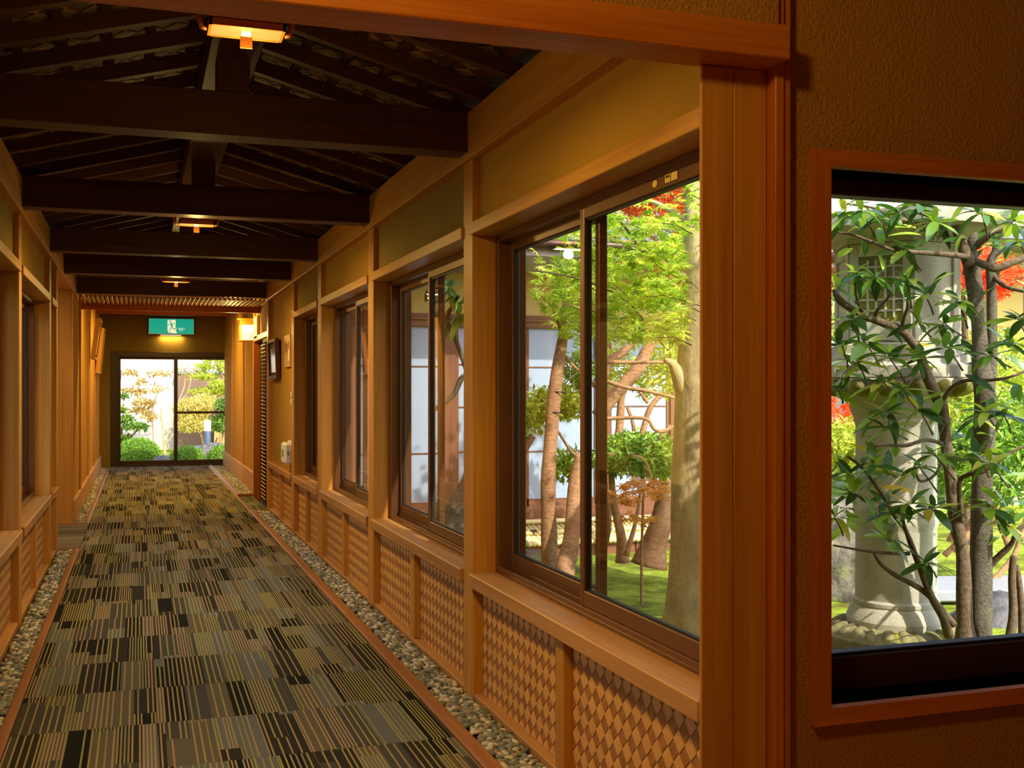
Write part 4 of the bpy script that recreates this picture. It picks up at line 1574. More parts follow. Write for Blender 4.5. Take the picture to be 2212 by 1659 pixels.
def refine(P, rr, n=4):
    out, ro = [], []
    for i in range(len(P) - 1):
        p0, p1, p2, p3 = P[max(0, i - 1)], P[i], P[i + 1], P[min(len(P) - 1, i + 2)]
        for k in range(n):
            t = k / n
            out.append(0.5 * ((2 * p1) + (p2 - p0) * t + (2 * p0 - 5 * p1 + 4 * p2 - p3) * t * t + (3 * p1 - p0 - 3 * p2 + p3) * t ** 3))
            ro.append(rr[i] * (1 - t) + rr[i + 1] * t)
    return out + [P[-1]], ro + [rr[-1]]


def limb3(name, pts, mat, parent, sides=10, wob=0.12, n=4, seed=0.0):
    P, rr = refine(*path(pts), n)
    mb = MB()
    mb.tube(P, rr, sides, wob, True, seed)
    return mb.build(name, mat, parent, True)


def grounded(pts):
    """add a flared foot that reaches the ground"""
    u, v, d, r = pts[0]
    p = at(u, v, d)
    if p.z > GZ + 0.03:
        vg = 843 + (H - GZ + 0.06) * F / d
        pts = [(u, vg, d, r * 1.18)] + pts
    return pts


# the great maple
MD = 6.3
maple = empty('maple_tree', at(1510, 1400, MD), 'large green maple with thick pale trunk outside the nearest window', 'tree')
trunk = limb3('trunk', [(1500, 1425, MD, 92), (1502, 1380, MD, 80), (1505, 1320, MD, 70), (1508, 1255, MD, 66), (1509, 1180, MD, 61), (1510, 1080, MD, 59), (1513, 950, MD, 57), (1516, 820, MD, 57), (1518, 730, MD, 51), (1520, 620, MD, 44), (1512, 545, MD, 34), (1503, 480, MD, 24), (1497, 400, MD, 20), (1488, 300, MD, 17), (1470, 200, MD, 13)], M_BARK, maple, 28, 0.07, 6)
limb3('trunk_fork', [(1522, 640, MD, 36), (1534, 540, MD, 34), (1545, 420, MD + 0.05, 30), (1562, 300, MD + 0.1, 24)], M_BARK, maple, 16, 0.08)
limb3('branch_stub', [(1506, 890, MD, 26), (1480, 845, MD - 0.03, 22), (1464, 808, MD - 0.05, 15), (1452, 786, MD - 0.07, 9), (1436, 778, MD - 0.09, 5)], M_BARK, maple, 12, 0.2)
rg = MB()
for (v, r) in ((1130, 58), (1040, 58), (1000, 57), (905, 57), (860, 58), (690, 49), (655, 47)):
    pass
MBR = [
    [(1490, 605, MD, 10), (1440, 578, 6.2, 8), (1395, 533, 6.1, 6), (1370, 524, 6.0, 5), (1320, 520, 5.9, 3)],
    [(1372, 525, 6.0, 4), (1350, 490, 5.9, 3), (1325, 465, 5.8, 2)],
    [(1480, 745, MD, 8), (1420, 707, 6.1, 6), (1385, 690, 6.0, 4), (1310, 678, 5.8, 3), (1230, 660, 5.7, 2)],
    [(1388, 691, 6.0, 3), (1340, 640, 5.9, 2), (1240, 600, 5.7, 2), (1160, 585, 5.6, 1.5)],
    [(1488, 480, MD, 8), (1420, 440, 6.4, 5), (1340, 420, 6.5, 3), (1230, 440, 6.5, 2)],
    [(1530, 560, MD, 12), (1590, 480, 6.2, 8), (1660, 440, 6.0, 4)],
    [(1500, 420, MD, 8), (1430, 360, 6.0, 5), (1340, 340, 5.8, 3)],
]
for b in MBR:
    limb3('branch', b, M_BARK_D if b[0][3] < 5 else M_BARK, maple, 8, 0.1)


def region(n, poly_fn, dep, rs=NR):
    """points spread through a volume whose outline, as the photograph shows it, poly_fn describes"""
    out = []
    while len(out) < n:
        u, v = rs.uniform(1090, 1620), rs.uniform(330, 780)
        w = poly_fn(u, v)
        if rs.uniform() < w:
            out.append(tuple(at(u, v, rs.uniform(*dep))))
    return np.array(out)


def green_w(u, v):
    if u > 1480: return 0.25 if v < 520 else 0.0
    lo = 735 - max(0, (1300 - u)) * 0.15 - max(0, 1190 - u) * 1.6
    if v > lo: return 0.0
    hi = 430 + max(0, 1300 - u) * 0.75
    if v < hi: return 0.12
    w = 1.0
    if u < 1200: w = 0.28 + 0.3 * (u - 1140) / 60 if u > 1140 else 0.06
    band = 0.5 + 0.5 * math.sin(v * 0.075 + u * 0.012)      # the sprays lie in layers
    w *= 0.42 + 0.58 * band
    if v < 470 and u > 1350: w *= 0.12
    return w


G1 = region(2500, green_w, (5.0, 6.7))
G1 = G1[(G1[:, 0] > 2.2)]
n1 = len(G1)
lvm = leafmesh('leaf', MAPLE_V, MAPLE_F, M_MAPLE)
order = np.argsort(np.linalg.norm(G1 - np.array((0, 0, H)), axis=1))
rt1 = rots(n1, 0.45)
NS = 280
for i in order[:NS]:
    s = R.uniform(0.07, 0.105)
    inst(lvm, 'leaf', Vector(G1[i]), Matrix(rt1[i].tolist()).to_euler(), (s, s, s), maple)
rest_i = order[NS:]
v, f = scatter(MAPLE_V, MAPLE_F, G1[rest_i], rt1[rest_i], NR.uniform(0.065, 0.105, len(rest_i)))
mk('leaf_mass', v, f, M_MAPLE_S, maple, kind='stuff')
# twigs that carry the sprays
tw = MB()
for i in order[::20]:
    p = Vector(G1[i])
    q = p + Vector((R.uniform(0.06, 0.2), R.uniform(-0.12, 0.15), R.uniform(-0.08, 0.02)))
    tw.tube([p, (p + q) / 2 + Vector((0, 0, 0.02)), q], [0.0016, 0.0025, 0.0035], 4)
tw.build('twig', M_BARK_D, maple, kind='stuff')

# orange maple behind
om = empty('orange_maple_tree', at(1560, 1020, 8.6), 'orange-leaved maple showing above and behind the green maple', 'tree')
limb3('trunk', grounded([(1600, 1080, 8.6, 22), (1590, 800, 8.6, 20), (1560, 600, 8.6, 16), (1500, 460, 8.5, 9), (1430, 400, 8.4, 4)]), M_BARK_D, om, 10)


def orange_w(u, v):
    a = 2.0 * math.exp(-(((u - 1435) / 85) ** 2 + ((v - 410) / 50) ** 2))
    b = 0.4 * math.exp(-(((u - 1430) / 55) ** 2 + ((v - 570) / 45) ** 2))
    return min(1, a + b) if u < 1600 else 0.3 * (v < 480)


G2 = region(1100, orange_w, (7.2, 8.8))
v, f = scatter(MAPLE_V, MAPLE_F, G2, rots(len(G2), 0.5), NR.uniform(0.1, 0.15, len(G2)))
mk('leaf_mass', v, f, M_REDM_S, om, kind='stuff')

# leaning trunks on the left of the near window
t1 = empty('leaning_tree', at(1185, 1240, 8.0), 'slender tree with leaning brown trunk left of the near window', 'tree')
limb3('trunk', grounded([(1186, 1245, 8.0, 18), (1186, 1140, 8.0, 17), (1184, 1040, 8.0, 16), (1190, 950, 8.0, 15), (1197, 860, 8.0, 15), (1206, 790, 8.0, 13), (1216, 725, 8.0, 11), (1222, 640, 8.0, 8), (1215, 560, 7.9, 5)]), M_BARK_O, t1, 14, 0.14)
for b in ([(1212, 760, 8, 5), (1250, 800, 8, 3), (1270, 790, 8, 2)], [(1214, 715, 8, 5), (1190, 660, 7.8, 3), (1170, 640, 7.7, 2)]):
    limb3('branch', b, M_BARK_O, t1, 6)
foliage('leaf_mass', [(at(1225, 620, 7.8), (0.28, 0.3, 0.2), 200, 0.2), (at(1255, 700, 7.9), (0.16, 0.2, 0.14), 90, 0.2)], M_MAPLE_S, t1, 0.1, MAPLE_V, MAPLE_F, 0.4)
for v_ in (848, 892):
    mb = MB()
    p = at(1200 if v_ > 870 else 1206, v_, 8.0)
    mb.tube([p + Vector((0.056 * math.cos(a * PI / 6), 0.056 * math.sin(a * PI / 6), 0.006 * math.sin(a))) for a in range(13)], 0.004, 5)
    mb.build('wire_loop', M_KNOT, t1, True)
t2 = empty('leaning_stump', at(1215, 1240, 7.6), 'short dark leaning trunk beside the stile of the near window', 'tree')
limb3('trunk', grounded([(1218, 1250, 7.6, 24), (1232, 1180, 7.7, 19), (1240, 1110, 7.8, 17), (1243, 1040, 7.9, 14), (1252, 980, 7.9, 9)]), M_BARK_O, t2, 14, 0.18)


# --- azaleas: gnarled stems and clouds of small leaves
def bush(name, base, label, stems, blobs, mat, size, group=None, bark=M_BARK_O, lv=SMALL_V, lf=SMALL_F, twigs=26, tilt=0.7):
    r = empty(name, base, label, 'bush', group)
    for s_ in stems:
        limb3('stem', s_, bark, r, 8, 0.2)
    foliage('leaf_mass', blobs, mat, r, size, lv, lf, tilt)
    tw_ = MB()
    for c, rad, n, sh in blobs:
        c = Vector(c)
        low = c - Vector((0, 0, rad[2] * 0.9))
        for k in range(twigs // len(blobs) + 1):
            d = Vector((R.uniform(-0.85, 0.85) * rad[0], R.uniform(-0.85, 0.85) * rad[1], R.uniform(-0.1, 0.7) * rad[2]))
            tw_.tube([low, low.lerp(c + d, 0.5) + Vector((R.uniform(-0.04, 0.04), 0, 0.02)), c + d], [0.006, 0.004, 0.002], 4)
    tw_.build('twig', M_BARK_D, r, kind='stuff')
    return r


bush('azalea_bush', at(1390, 1060, 8.2), 'green azalea cloud on bare stems between near window stile and big trunk',
     [[(1345, 1215, 8.2, 16), (1342, 1160, 8.2, 11), (1325, 1080, 8.2, 9), (1320, 1000, 8.2, 6)],
      [(1300, 1200, 8.3, 12), (1312, 1120, 8.3, 10), (1303, 1040, 8.3, 9)],
      [(1352, 1200, 8.1, 7), (1375, 1120, 8.1, 4), (1387, 1030, 8.1, 3)],
      [(1298, 982, 8.0, 5), (1370, 985, 7.9, 4), (1395, 1000, 7.9, 4), (1408, 1036, 7.9, 3)]],
     [(at(1345, 990, 8.1), (0.24, 0.28, 0.11), 800, 0.3), (at(1410, 1000, 8.2), (0.22, 0.25, 0.12), 700, 0.3), (at(1375, 960, 8.2), (0.26, 0.25, 0.09), 600, 0.2), (at(1440, 985, 8.3), (0.12, 0.2, 0.12), 300, 0.2)], M_AZA, 0.075)
bush('azalea_bush', at(1160, 960, 8.7), 'yellow-green azalea cloud left of the slender leaning trunk',
     [[(1090, 1230, 8.8, 22), (1105, 1060, 8.8, 20), (1120, 985, 8.7, 16), (1150, 940, 8.7, 9)]],
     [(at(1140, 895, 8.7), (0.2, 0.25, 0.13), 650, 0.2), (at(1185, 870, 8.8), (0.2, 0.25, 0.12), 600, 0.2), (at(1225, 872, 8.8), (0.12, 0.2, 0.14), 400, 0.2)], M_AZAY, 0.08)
bush('azalea_bush', at(1235, 1010, 8.6), 'small dark green azalea just right of the slender leaning trunk',
     [[(1250, 1160, 8.6, 10), (1240, 1070, 8.6, 5), (1228, 1030, 8.6, 3)], [(1205, 930, 8.4, 3), (1230, 970, 8.5, 3), (1245, 985, 8.5, 3)]],
     [(at(1232, 1005, 8.6), (0.13, 0.22, 0.11), 500, 0.2), (at(1248, 800, 8.8), (0.1, 0.2, 0.2), 260, 0.2)], M_AZA, 0.075)
old = empty('old_azalea', at(1410, 1215, 8.4), 'old gnarled azalea with twisted brown limbs crossing the near window', 'tree')
for b in ([(1402, 1222, 8.4, 40), (1412, 1180, 8.4, 30), (1428, 1130, 8.4, 26), (1442, 1060, 8.5, 20), (1452, 980, 8.6, 16)],
          [(1290, 900, 8.4, 17), (1330, 850, 8.4, 15), (1375, 800, 8.4, 14), (1398, 755, 8.4, 13), (1425, 722, 8.4, 9), (1440, 690, 8.4, 5)],
          [(1290, 840, 8.3, 12), (1310, 790, 8.3, 12), (1340, 765, 8.3, 9), (1372, 738, 8.3, 6), (1400, 720, 8.3, 4)],
          [(1300, 820, 8.0, 4), (1350, 836, 8.0, 5), (1400, 845, 8.0, 4), (1460, 860, 8.0, 3)],
          [(1310, 782, 8.0, 5), (1380, 783, 8.0, 4), (1455, 782, 8.0, 3)],
          [(1296, 905, 8.1, 5), (1390, 903, 8.1, 4), (1412, 926, 8.1, 4), (1432, 932, 8.1, 4), (1462, 918, 8.1, 3)],
          [(1330, 1010, 8.7, 10), (1340, 900, 8.7, 9), (1345, 850, 8.7, 7), (1380, 800, 8.7, 3)],
          [(1372, 1000, 8.7, 4), (1368, 920, 8.7, 4), (1355, 880, 8.7, 3)],
          [(1385, 945, 8.6, 7), (1405, 880, 8.6, 6), (1432, 850, 8.6, 5)],
          [(1400, 870, 8.6, 4), (1380, 845, 8.6, 3)],
          [(1415, 960, 8.5, 5), (1450, 920, 8.5, 5)]):
    limb3('limb', b, M_BARK_O, old, 10, 0.22)
foliage('leaf_mass', [(at(1330, 800, 8.9), (0.22, 0.3, 0.16), 420, 0.1), (at(1420, 820, 8.9), (0.2, 0.3, 0.16), 420, 0.1), (at(1450, 760, 8.9), (0.22, 0.3, 0.2), 420, 0.1), (at(1370, 720, 9.0), (0.3, 0.3, 0.14), 350, 0.1)], M_AZAY, old, 0.07)
# small bronze maple
bm_ = empty('bronze_maple', at(1390, 1200, 7.6), 'little bronze-leaved maple sapling in front of the bamboo fence', 'tree')
limb3('stem', grounded([(1386, 1210, 7.6, 3), (1388, 1120, 7.6, 3), (1390, 1060, 7.6, 2)]), M_BARK_O, bm_, 6)
P3 = np.concatenate([cloud(70, at(1395, 1050, 7.6), (0.2, 0.2, 0.045)), cloud(36, at(1345, 1075, 7.5), (0.1, 0.15, 0.05)), cloud(26, at(1385, 1118, 7.6), (0.16, 0.15, 0.03)), cloud(20, at(1425, 1065, 7.7), (0.1, 0.15, 0.05))])
lvr = leafmesh('leaf', MAPLE_V, MAPLE_F, M_BRZ)
for p_, r_ in zip(P3, rots(len(P3), 0.35)):
    s = R.uniform(0.085, 0.12)
    inst(lvr, 'leaf', Vector(p_), Matrix(r_.tolist()).to_euler(), (s, s, s), bm_)

rock('garden_rock', at(1130, 1210, 8.9) - Vector((0, 0, 0.06)), (0.42, 0.3, 0.13), 'flat grey-green rock at the foot of the bamboo fence, near window', M_ROCK, 3.1)
# sloping trunk seen low in the second window
st2 = empty('mossy_stump', at(985, 1120, 7.4), 'mossy leaning stump low in the second window', 'tree')
limb3('trunk', grounded([(968, 1190, 7.4, 34), (990, 1110, 7.5, 30), (1018, 1040, 7.6, 22), (1040, 960, 7.7, 12)]), M_BARK_G, st2, 14, 0.2)
tb2 = empty('camellia_tree', at(1000, 1150, 7.0), 'crooked camellia branch with glossy leaves in the second window', 'tree')
limb3('branch', grounded([(1072, 1000, 7.0, 9), (1030, 830, 7.0, 8), (1000, 815, 6.9, 7), (983, 848, 6.9, 6), (960, 870, 6.9, 5), (930, 890, 6.9, 4)]), M_BARK_G, tb2, 8, 0.2)
limb3('branch', [(1020, 835, 7.0, 6), (985, 735, 6.9, 5), (968, 700, 6.9, 5), (975, 665, 6.9, 4), (990, 640, 6.8, 3)], M_BARK_G, tb2, 8, 0.2)
lcm = leafmesh('leaf', *long_leaf(0.42), M_SHRUB)
for p_ in list(cloud(26, at(985, 625, 6.8), (0.16, 0.15, 0.12))) + list(cloud(10, at(985, 680, 6.9), (0.06, 0.1, 0.06))):
    s = R.uniform(0.1, 0.15)
    inst(lcm, 'leaf', Vector(p_), (R.uniform(-1.2, 0.2), R.uniform(-0.5, 0.5), R.uniform(0, 6.28)), (s, s, s), tb2)

# --- the broad-leaved shrub before the stone lantern
R = random.Random(23)
SD = 5.75
sh = empty('broadleaf_shrub', at(2095, 1436, SD), 'broad-leaved evergreen shrub with several trunks filling the picture window', 'bush')
SHB = [
    ('trunk', [(2092, 1440, SD, 33), (2088, 1400, SD, 30), (2084, 1340, SD, 17), (2080, 1200, SD, 15), (2066, 1130, SD, 15), (2052, 1020, SD, 13), (2040, 930, SD, 12), (2034, 880, SD, 14), (2020, 850, SD, 12), (1998, 800, SD, 11), (1985, 760, SD, 10), (1966, 735, 5.7, 9), (1945, 713, 5.65, 9), (1900, 695, 5.6, 8), (1860, 680, 5.55, 7), (1815, 650, 5.5, 8), (1800, 625, 5.5, 3)], M_BARK_D),
    ('trunk', [(2116, 1440, SD + .05, 28), (2117, 1380, SD + .05, 24), (2119, 1200, SD + .05, 23), (2122, 1050, SD + .05, 22), (2126, 930, SD + .05, 23), (2128, 860, SD + .05, 23), (2120, 790, SD + .05, 19), (2114, 700, SD + .05, 16), (2104, 610, SD + .05, 17), (2096, 560, SD + .05, 17), (2100, 520, SD, 10), (2108, 505, SD, 5)], M_BARK_G),
    ('trunk', [(2130, 880, SD + .1, 14), (2142, 780, SD + .12, 12), (2142, 640, SD + .12, 10), (2140, 570, SD + .12, 10), (2152, 540, SD + .12, 9), (2156, 500, SD + .12, 8), (2166, 440, SD + .1, 6)], M_BARK_G),
    ('branch', [(2096, 575, SD, 14), (2084, 545, SD, 13), (2070, 500, SD, 12), (2068, 450, SD, 12), (2062, 400, SD, 11), (2050, 340, SD, 8)], M_BARK_D),
    ('branch', [(2108, 565, SD, 9), (2125, 572, SD - .05, 9), (2150, 580, SD - .08, 9), (2185, 568, SD - .1, 8), (2230, 550, SD - .1, 7)], M_BARK_D),
    ('branch', [(2110, 530, SD, 9), (2140, 505, SD - .1, 7), (2175, 480, SD - .1, 6), (2210, 440, SD - .1, 4)], M_BARK_D),
    ('branch', [(2146, 595, SD + .12, 6), (2170, 618, SD, 5), (2215, 630, SD - .1, 4)], M_BARK_D),
    ('branch', [(2098, 556, SD, 7), (2050, 550, SD - .1, 6), (1985, 545, SD - .2, 5), (1930, 540, SD - .3, 4), (1890, 525, SD - .35, 4), (1845, 508, SD - .4, 3), (1808, 502, SD - .4, 2)], M_BARK_D),
    ('branch', [(2060, 470, SD, 5), (1990, 480, SD - .1, 4), (1930, 470, SD - .2, 4), (1890, 450, SD - .3, 3), (1830, 440, SD - .35, 2)], M_BARK_D),
    ('branch', [(1950, 720, 5.66, 6), (1952, 690, 5.6, 5), (1962, 660, 5.55, 4), (1955, 630, 5.5, 3)], M_BARK_D),
    ('branch', [(1890, 690, 5.6, 5), (1895, 670, 5.55, 4), (1920, 640, 5.5, 3), (1925, 610, 5.45, 2)], M_BARK_D),
    ('branch', [(1870, 684, 5.55, 4), (1852, 650, 5.5, 3), (1846, 610, 5.45, 2)], M_BARK_D),
    ('branch', [(2022, 850, SD, 8), (2035, 865, SD - .1, 6), (2055, 838, SD - .15, 5), (2085, 822, SD - .2, 4), (2130, 822, SD - .25, 4), (2180, 815, SD - .3, 3), (2230, 795, SD - .3, 3)], M_BARK_D),
    ('branch', [(1990, 810, SD, 5), (1940, 825, SD - .15, 4), (1890, 822, SD - .25, 3), (1850, 850, SD - .3, 2), (1810, 840, SD - .3, 2)], M_BARK_D),
    ('branch', [(2040, 960, SD, 5), (2000, 950, SD - .15, 4), (1960, 962, SD - .2, 4), (1920, 962, SD - .25, 3), (1890, 965, SD - .3, 2)], M_BARK_D),
    ('branch', [(2078, 1135, SD, 6), (2074, 1090, SD - .1, 6), (2073, 1040, SD - .15, 5), (2092, 1025, SD - .2, 5), (2125, 1018, SD - .25, 5), (2170, 985, SD - .3, 4), (2220, 960, SD - .3, 3)], M_BARK_D),
    ('branch', [(2050, 1372, SD - .1, 11), (2035, 1330, SD - .2, 9), (2010, 1285, SD - .25, 8), (1985, 1220, SD - .3, 7), (1966, 1170, SD - .35, 6), (1952, 1130, SD - .4, 4), (1948, 1090, SD - .4, 3)], M_BARK_D),
    ('branch', [(2060, 1350, SD - .1, 8), (2020, 1300, SD - .15, 7), (1985, 1270, SD - .25, 6), (1930, 1240, SD - .3, 5), (1900, 1215, SD - .35, 4), (1888, 1195, SD - .35, 3)], M_BARK_D),
    ('branch', [(1964, 1196, SD - .35, 4), (1920, 1195, SD - .4, 4), (1870, 1190, SD - .45, 3), (1800, 1178, SD - .5, 2)], M_BARK_D),
    ('branch', [(2135, 1225, SD + .05, 9), (2160, 1200, SD, 7), (2185, 1175, SD - .05, 6), (2198, 1145, SD - .1, 5), (2225, 1130, SD - .1, 4)], M_BARK_D),
    ('branch', [(2050, 905, SD, 5), (2030, 1010, SD - .2, 3), (1990, 1040, SD - .25, 3), (1975, 1010, SD - .3, 2)], M_BARK_D),
    ('branch', [(1935, 1120, SD - .4, 4), (1900, 1060, SD - .45, 4), (1862, 1010, SD - .5, 4), (1830, 985, SD - .5, 3)], M_BARK_D),
    ('branch', [(2170, 1440, SD - .2, 14), (2188, 1340, SD - .2, 10), (2186, 1250, SD - .2, 8), (2190, 1200, SD - .2, 6)], M_BARK_D),
    ('branch', [(2212, 1440, SD - .2, 12), (2206, 1300, SD - .2, 7), (2196, 1220, SD - .2, 6)], M_BARK_D),
]
for nm, pts, mt in SHB:
    n0 = [p for p in pts]
    limb3(nm, grounded(n0) if nm == 'trunk' and pts[0][1] > 1400 else n0, mt, sh, 14 if nm == 'trunk' else 8, 0.14, 4)
WH = [(1849, 589), (1895, 601), (1958, 607), (1949, 459), (1898, 468), (1825, 459), (2021, 480), (2184, 480), (2200, 520), (1819, 746), (1852, 782), (1922, 773), (1988, 776), (2042, 700), (2070, 652), (2048, 752), (2184, 740), (2142, 767), (1910, 827), (1810, 842), (1949, 842), (1916, 890), (1985, 884), (2127, 890), (2172, 902),
      (1830, 1023), (1846, 1066), (1919, 923), (1896, 1006), (1986, 1009), (1959, 1089), (2012, 1099), (2019, 983), (2112, 980), (2138, 1000), (2145, 1099), (2175, 1132), (2005, 1218), (1919, 1165), (1803, 1119), (1812, 620), (1985, 700), (1860, 455), (1985, 445), (2120, 460), (2200, 690), (1925, 1110), (1840, 690), (1960, 540), (2230, 600), (2000, 640), (1870, 740)]
L1 = [leafmesh('leaf', *long_leaf(w, d, 5, fo), M_SHRUB) for w, d, fo in ((0.3, 0.3, 0.25), (0.34, 0.15, 0.15), (0.27, 0.5, 0.3))]
singles, mass = [], []
for k, (u, v_) in enumerate(WH):
    c = at(u, v_, SD - 0.45 + R.uniform(-0.2, 0.15))
    nl = R.choice((8, 9, 10, 11))
    a0 = R.uniform(0, 6.28)
    for j in range(nl):
        young = j >= nl - 3
        yaw = a0 + j * 2.4
        pit = R.uniform(0.6, 1.15) if young else R.uniform(-0.5, 0.4)
        s = R.uniform(0.09, 0.13) if young else R.uniform(0.11, 0.175)
        eu = Euler((pit, R.uniform(-0.4, 0.4), yaw))
        singles.append((c + Vector((R.uniform(-0.02, 0.02), R.uniform(-0.02, 0.02), 0)), eu, s))
    # twig under each whorl
R.shuffle(singles)
for k in range(300, len(singles)):
    mass.append(singles[k])
for p_, eu, s in singles[:300]:
    inst(R.choice(L1), 'leaf', p_, eu, (s, s, s), sh)
for k in range(230):                     # deeper leaves
    u, v_ = R.choice([(R.uniform(1800, 2212), R.uniform(430, 620)), (R.uniform(1800, 2212), R.uniform(430, 520)), (R.uniform(2060, 2230), R.uniform(900, 1180)), (R.uniform(1800, 1930), R.uniform(950, 1130)), (R.uniform(1800, 2212), R.uniform(700, 900))])
    mass.append((at(u, v_, SD + R.uniform(-0.3, 0.3)), Euler((R.uniform(-0.8, 0.5), R.uniform(-0.5, 0.5), R.uniform(0, 6.28))), R.uniform(0.12, 0.18)))
P4 = np.array([tuple(m[0]) for m in mass])
R4 = np.array([[list(r) for r in m[1].to_matrix()] for m in mass])
v, f = scatter(LONG_V, LONG_F, P4, R4, np.array([m[2] for m in mass]))
mk('leaf_mass', v, f, M_SHRUB_S, sh, True, kind='stuff')
tw = MB()
for k, (u, v_) in enumerate(WH):
    p = singles[0][0]
    c = at(u, v_, SD - 0.45)
    q = at(u + R.uniform(10, 45), v_ + R.uniform(25, 60), SD - 0.3)
    tw.tube([c, c.lerp(q, 0.5) + Vector((0.01, 0, -0.01)), q], [0.003, 0.004, 0.006], 5)
tw.build('twig', M_BARK_D, sh, True, kind='stuff')

# --- behind and beside the lantern
rock('garden_rock', at(1815, 1205, 8.0) - Vector((0, 0, 0.0)), (0.3, 0.35, 0.42), 'upright mossy rock left of the stone lantern', M_ROCK, 8.2)
rock('garden_rock', at(2165, 1350, 7.0) - Vector((0, 0, 0.1)), (0.4, 0.3, 0.26), 'dark rock capped with moss right of the shrub trunks', M_ROCKD, 5.5)
fs = MB()
fs.box(-0.8, 0.8, -0.35, 0.35, -0.05, 0.05)
o = bx('paving_slab', (-0.75, 0.75, -0.3, 0.3, -0.04, 0.04), M_SLATE, None, 0.012)
link(o, at(2085, 1285, 7.9))
o.location.z = GZ + 0.05
o.rotation_euler = (0, 0, -0.25)
tag(o, 'pale blue-grey stone slab lying in moss behind the shrub trunks', 'slab')
bush('azalea_bush', at(2160, 950, 8.0), 'bright green azalea behind the shrub trunks, right of the lantern',
     [[(2180, 1180, 8.0, 8), (2150, 1100, 8.0, 5), (2160, 1020, 8, 3)], [(2060, 1190, 8.0, 9), (2110, 1140, 8.0, 8), (2200, 1120, 8.0, 6)], [(2050, 1170, 8.2, 6), (2100, 1060, 8.2, 5)], [(2040, 1200, 8.1, 7), (2085, 1150, 8.1, 6), (2120, 1080, 8.1, 4)], [(2140, 1260, 8.1, 7), (2190, 1200, 8.1, 6), (2215, 1120, 8.1, 4)]],
     [(at(2165, 1000, 8.1), (0.5, 0.4, 0.35), 1800, 0.1), (at(2215, 930, 8.2), (0.5, 0.4, 0.3), 1100, 0.1), (at(2075, 1010, 8.3), (0.25, 0.3, 0.25), 700, 0.1)], M_AZA, 0.085)
bush('azalea_bush', at(2120, 880, 10), 'sunlit yellow-green azalea mound far behind the lantern on its right', [],
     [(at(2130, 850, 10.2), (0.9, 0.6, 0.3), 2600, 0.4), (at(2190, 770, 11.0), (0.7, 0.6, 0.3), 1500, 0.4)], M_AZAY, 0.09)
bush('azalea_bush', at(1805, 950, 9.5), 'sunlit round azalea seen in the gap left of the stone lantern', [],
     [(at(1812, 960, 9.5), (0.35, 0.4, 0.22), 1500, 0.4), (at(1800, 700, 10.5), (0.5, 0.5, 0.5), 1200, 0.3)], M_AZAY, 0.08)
sc = empty('scarlet_maple_tree', at(2075, 1000, 10.5), 'scarlet-leaved maple glowing behind the stone lantern', 'tree')
limb3('trunk', grounded([(2090, 1000, 10.6, 10), (2088, 800, 10.6, 8), (2080, 640, 10.5, 5)]), M_BARK_D, sc, 8)
foliage('leaf_mass', [(at(2085, 575, 10.4), (0.3, 0.4, 0.28), 420, 0), (at(2150, 600, 10.5), (0.25, 0.3, 0.2), 220, 0), (at(1812, 890, 10.6), (0.25, 0.3, 0.18), 130, 0), (at(1790, 560, 10.6), (0.3, 0.3, 0.3), 160, 0)], M_SCAR_S, sc, 0.13, MAPLE_V, MAPLE_F, 0.6)

# second house far right
h2 = empty('far_house', at(2230, 900, 14), 'cream house with yellow shaded panels behind the garden at far right', 'house')
c = at(2190, 700, 14.0)
bx('wall', (c.x - 0.9, c.x + 4.5, c.y, c.y + 0.2, GZ - 0.1, 3.6), M_CREAM, h2, 0)
for k in range(4):
    bx('panel', (c.x - 0.45 + k * 0.6, c.x + 0.12 + k * 0.6, c.y - 0.03, c.y, 2.15, 2.9), M_YELLOW, h2, 0.01)
    bx('lower_panel', (c.x - 0.6 + k * 0.6, c.x - 0.05 + k * 0.6, c.y - 0.03, c.y, 0.7, 1.95), M_WHITEWALL, h2, 0.01)
wbox('rail', (c.x - 0.8, c.x + 4.4, c.y - 0.06, c.y, 1.98, 2.1), W_PALE, h2)
bx('roof', (c.x - 1.5, c.x + 5.0, c.y - 1.0, c.y + 3, 3.1, 3.3), M_ROOFTILE, h2, 0.01)

# trees that close the view behind the house and the far garden
for k, (u, v_, d, r_, mt, lab) in enumerate((
        (1330, 600, 17.0, (1.5, 1.2, 1.3), M_AZAY, 'round sunlit tree rising behind the house roof'),
        (1455, 640, 19.0, (1.5, 1.2, 1.6), M_AZAY, 'yellow-green tree behind the big maple trunk'),
        (1600, 740, 14.2, (1.0, 0.9, 1.5), M_AZA, 'green tree hidden mostly by the corner post'),
        (1940, 560, 12.3, (1.1, 0.9, 1.1), M_PINE, 'dark tree behind the stone lantern roof'),
        (2240, 470, 21.0, (1.6, 1.0, 1.0), M_PINE, 'pine boughs above the far cream house'))):
    p = at(u, v_, d)
    t = empty('background_tree', (p.x, p.y, GZ), lab, 'tree', 'trees behind the courtyard')
    mb = MB()
    mb.tube([(p.x, p.y, GZ - 0.1), (p.x + 0.05, p.y, p.z * 0.5), (p.x, p.y, p.z)], [0.14, 0.11, 0.06], 8, 0.1)
    mb.build('trunk', M_BARK_D, t, True)
    foliage('leaf_mass', [(p, r_, 2600, 0.5)], mt, t, 0.13)

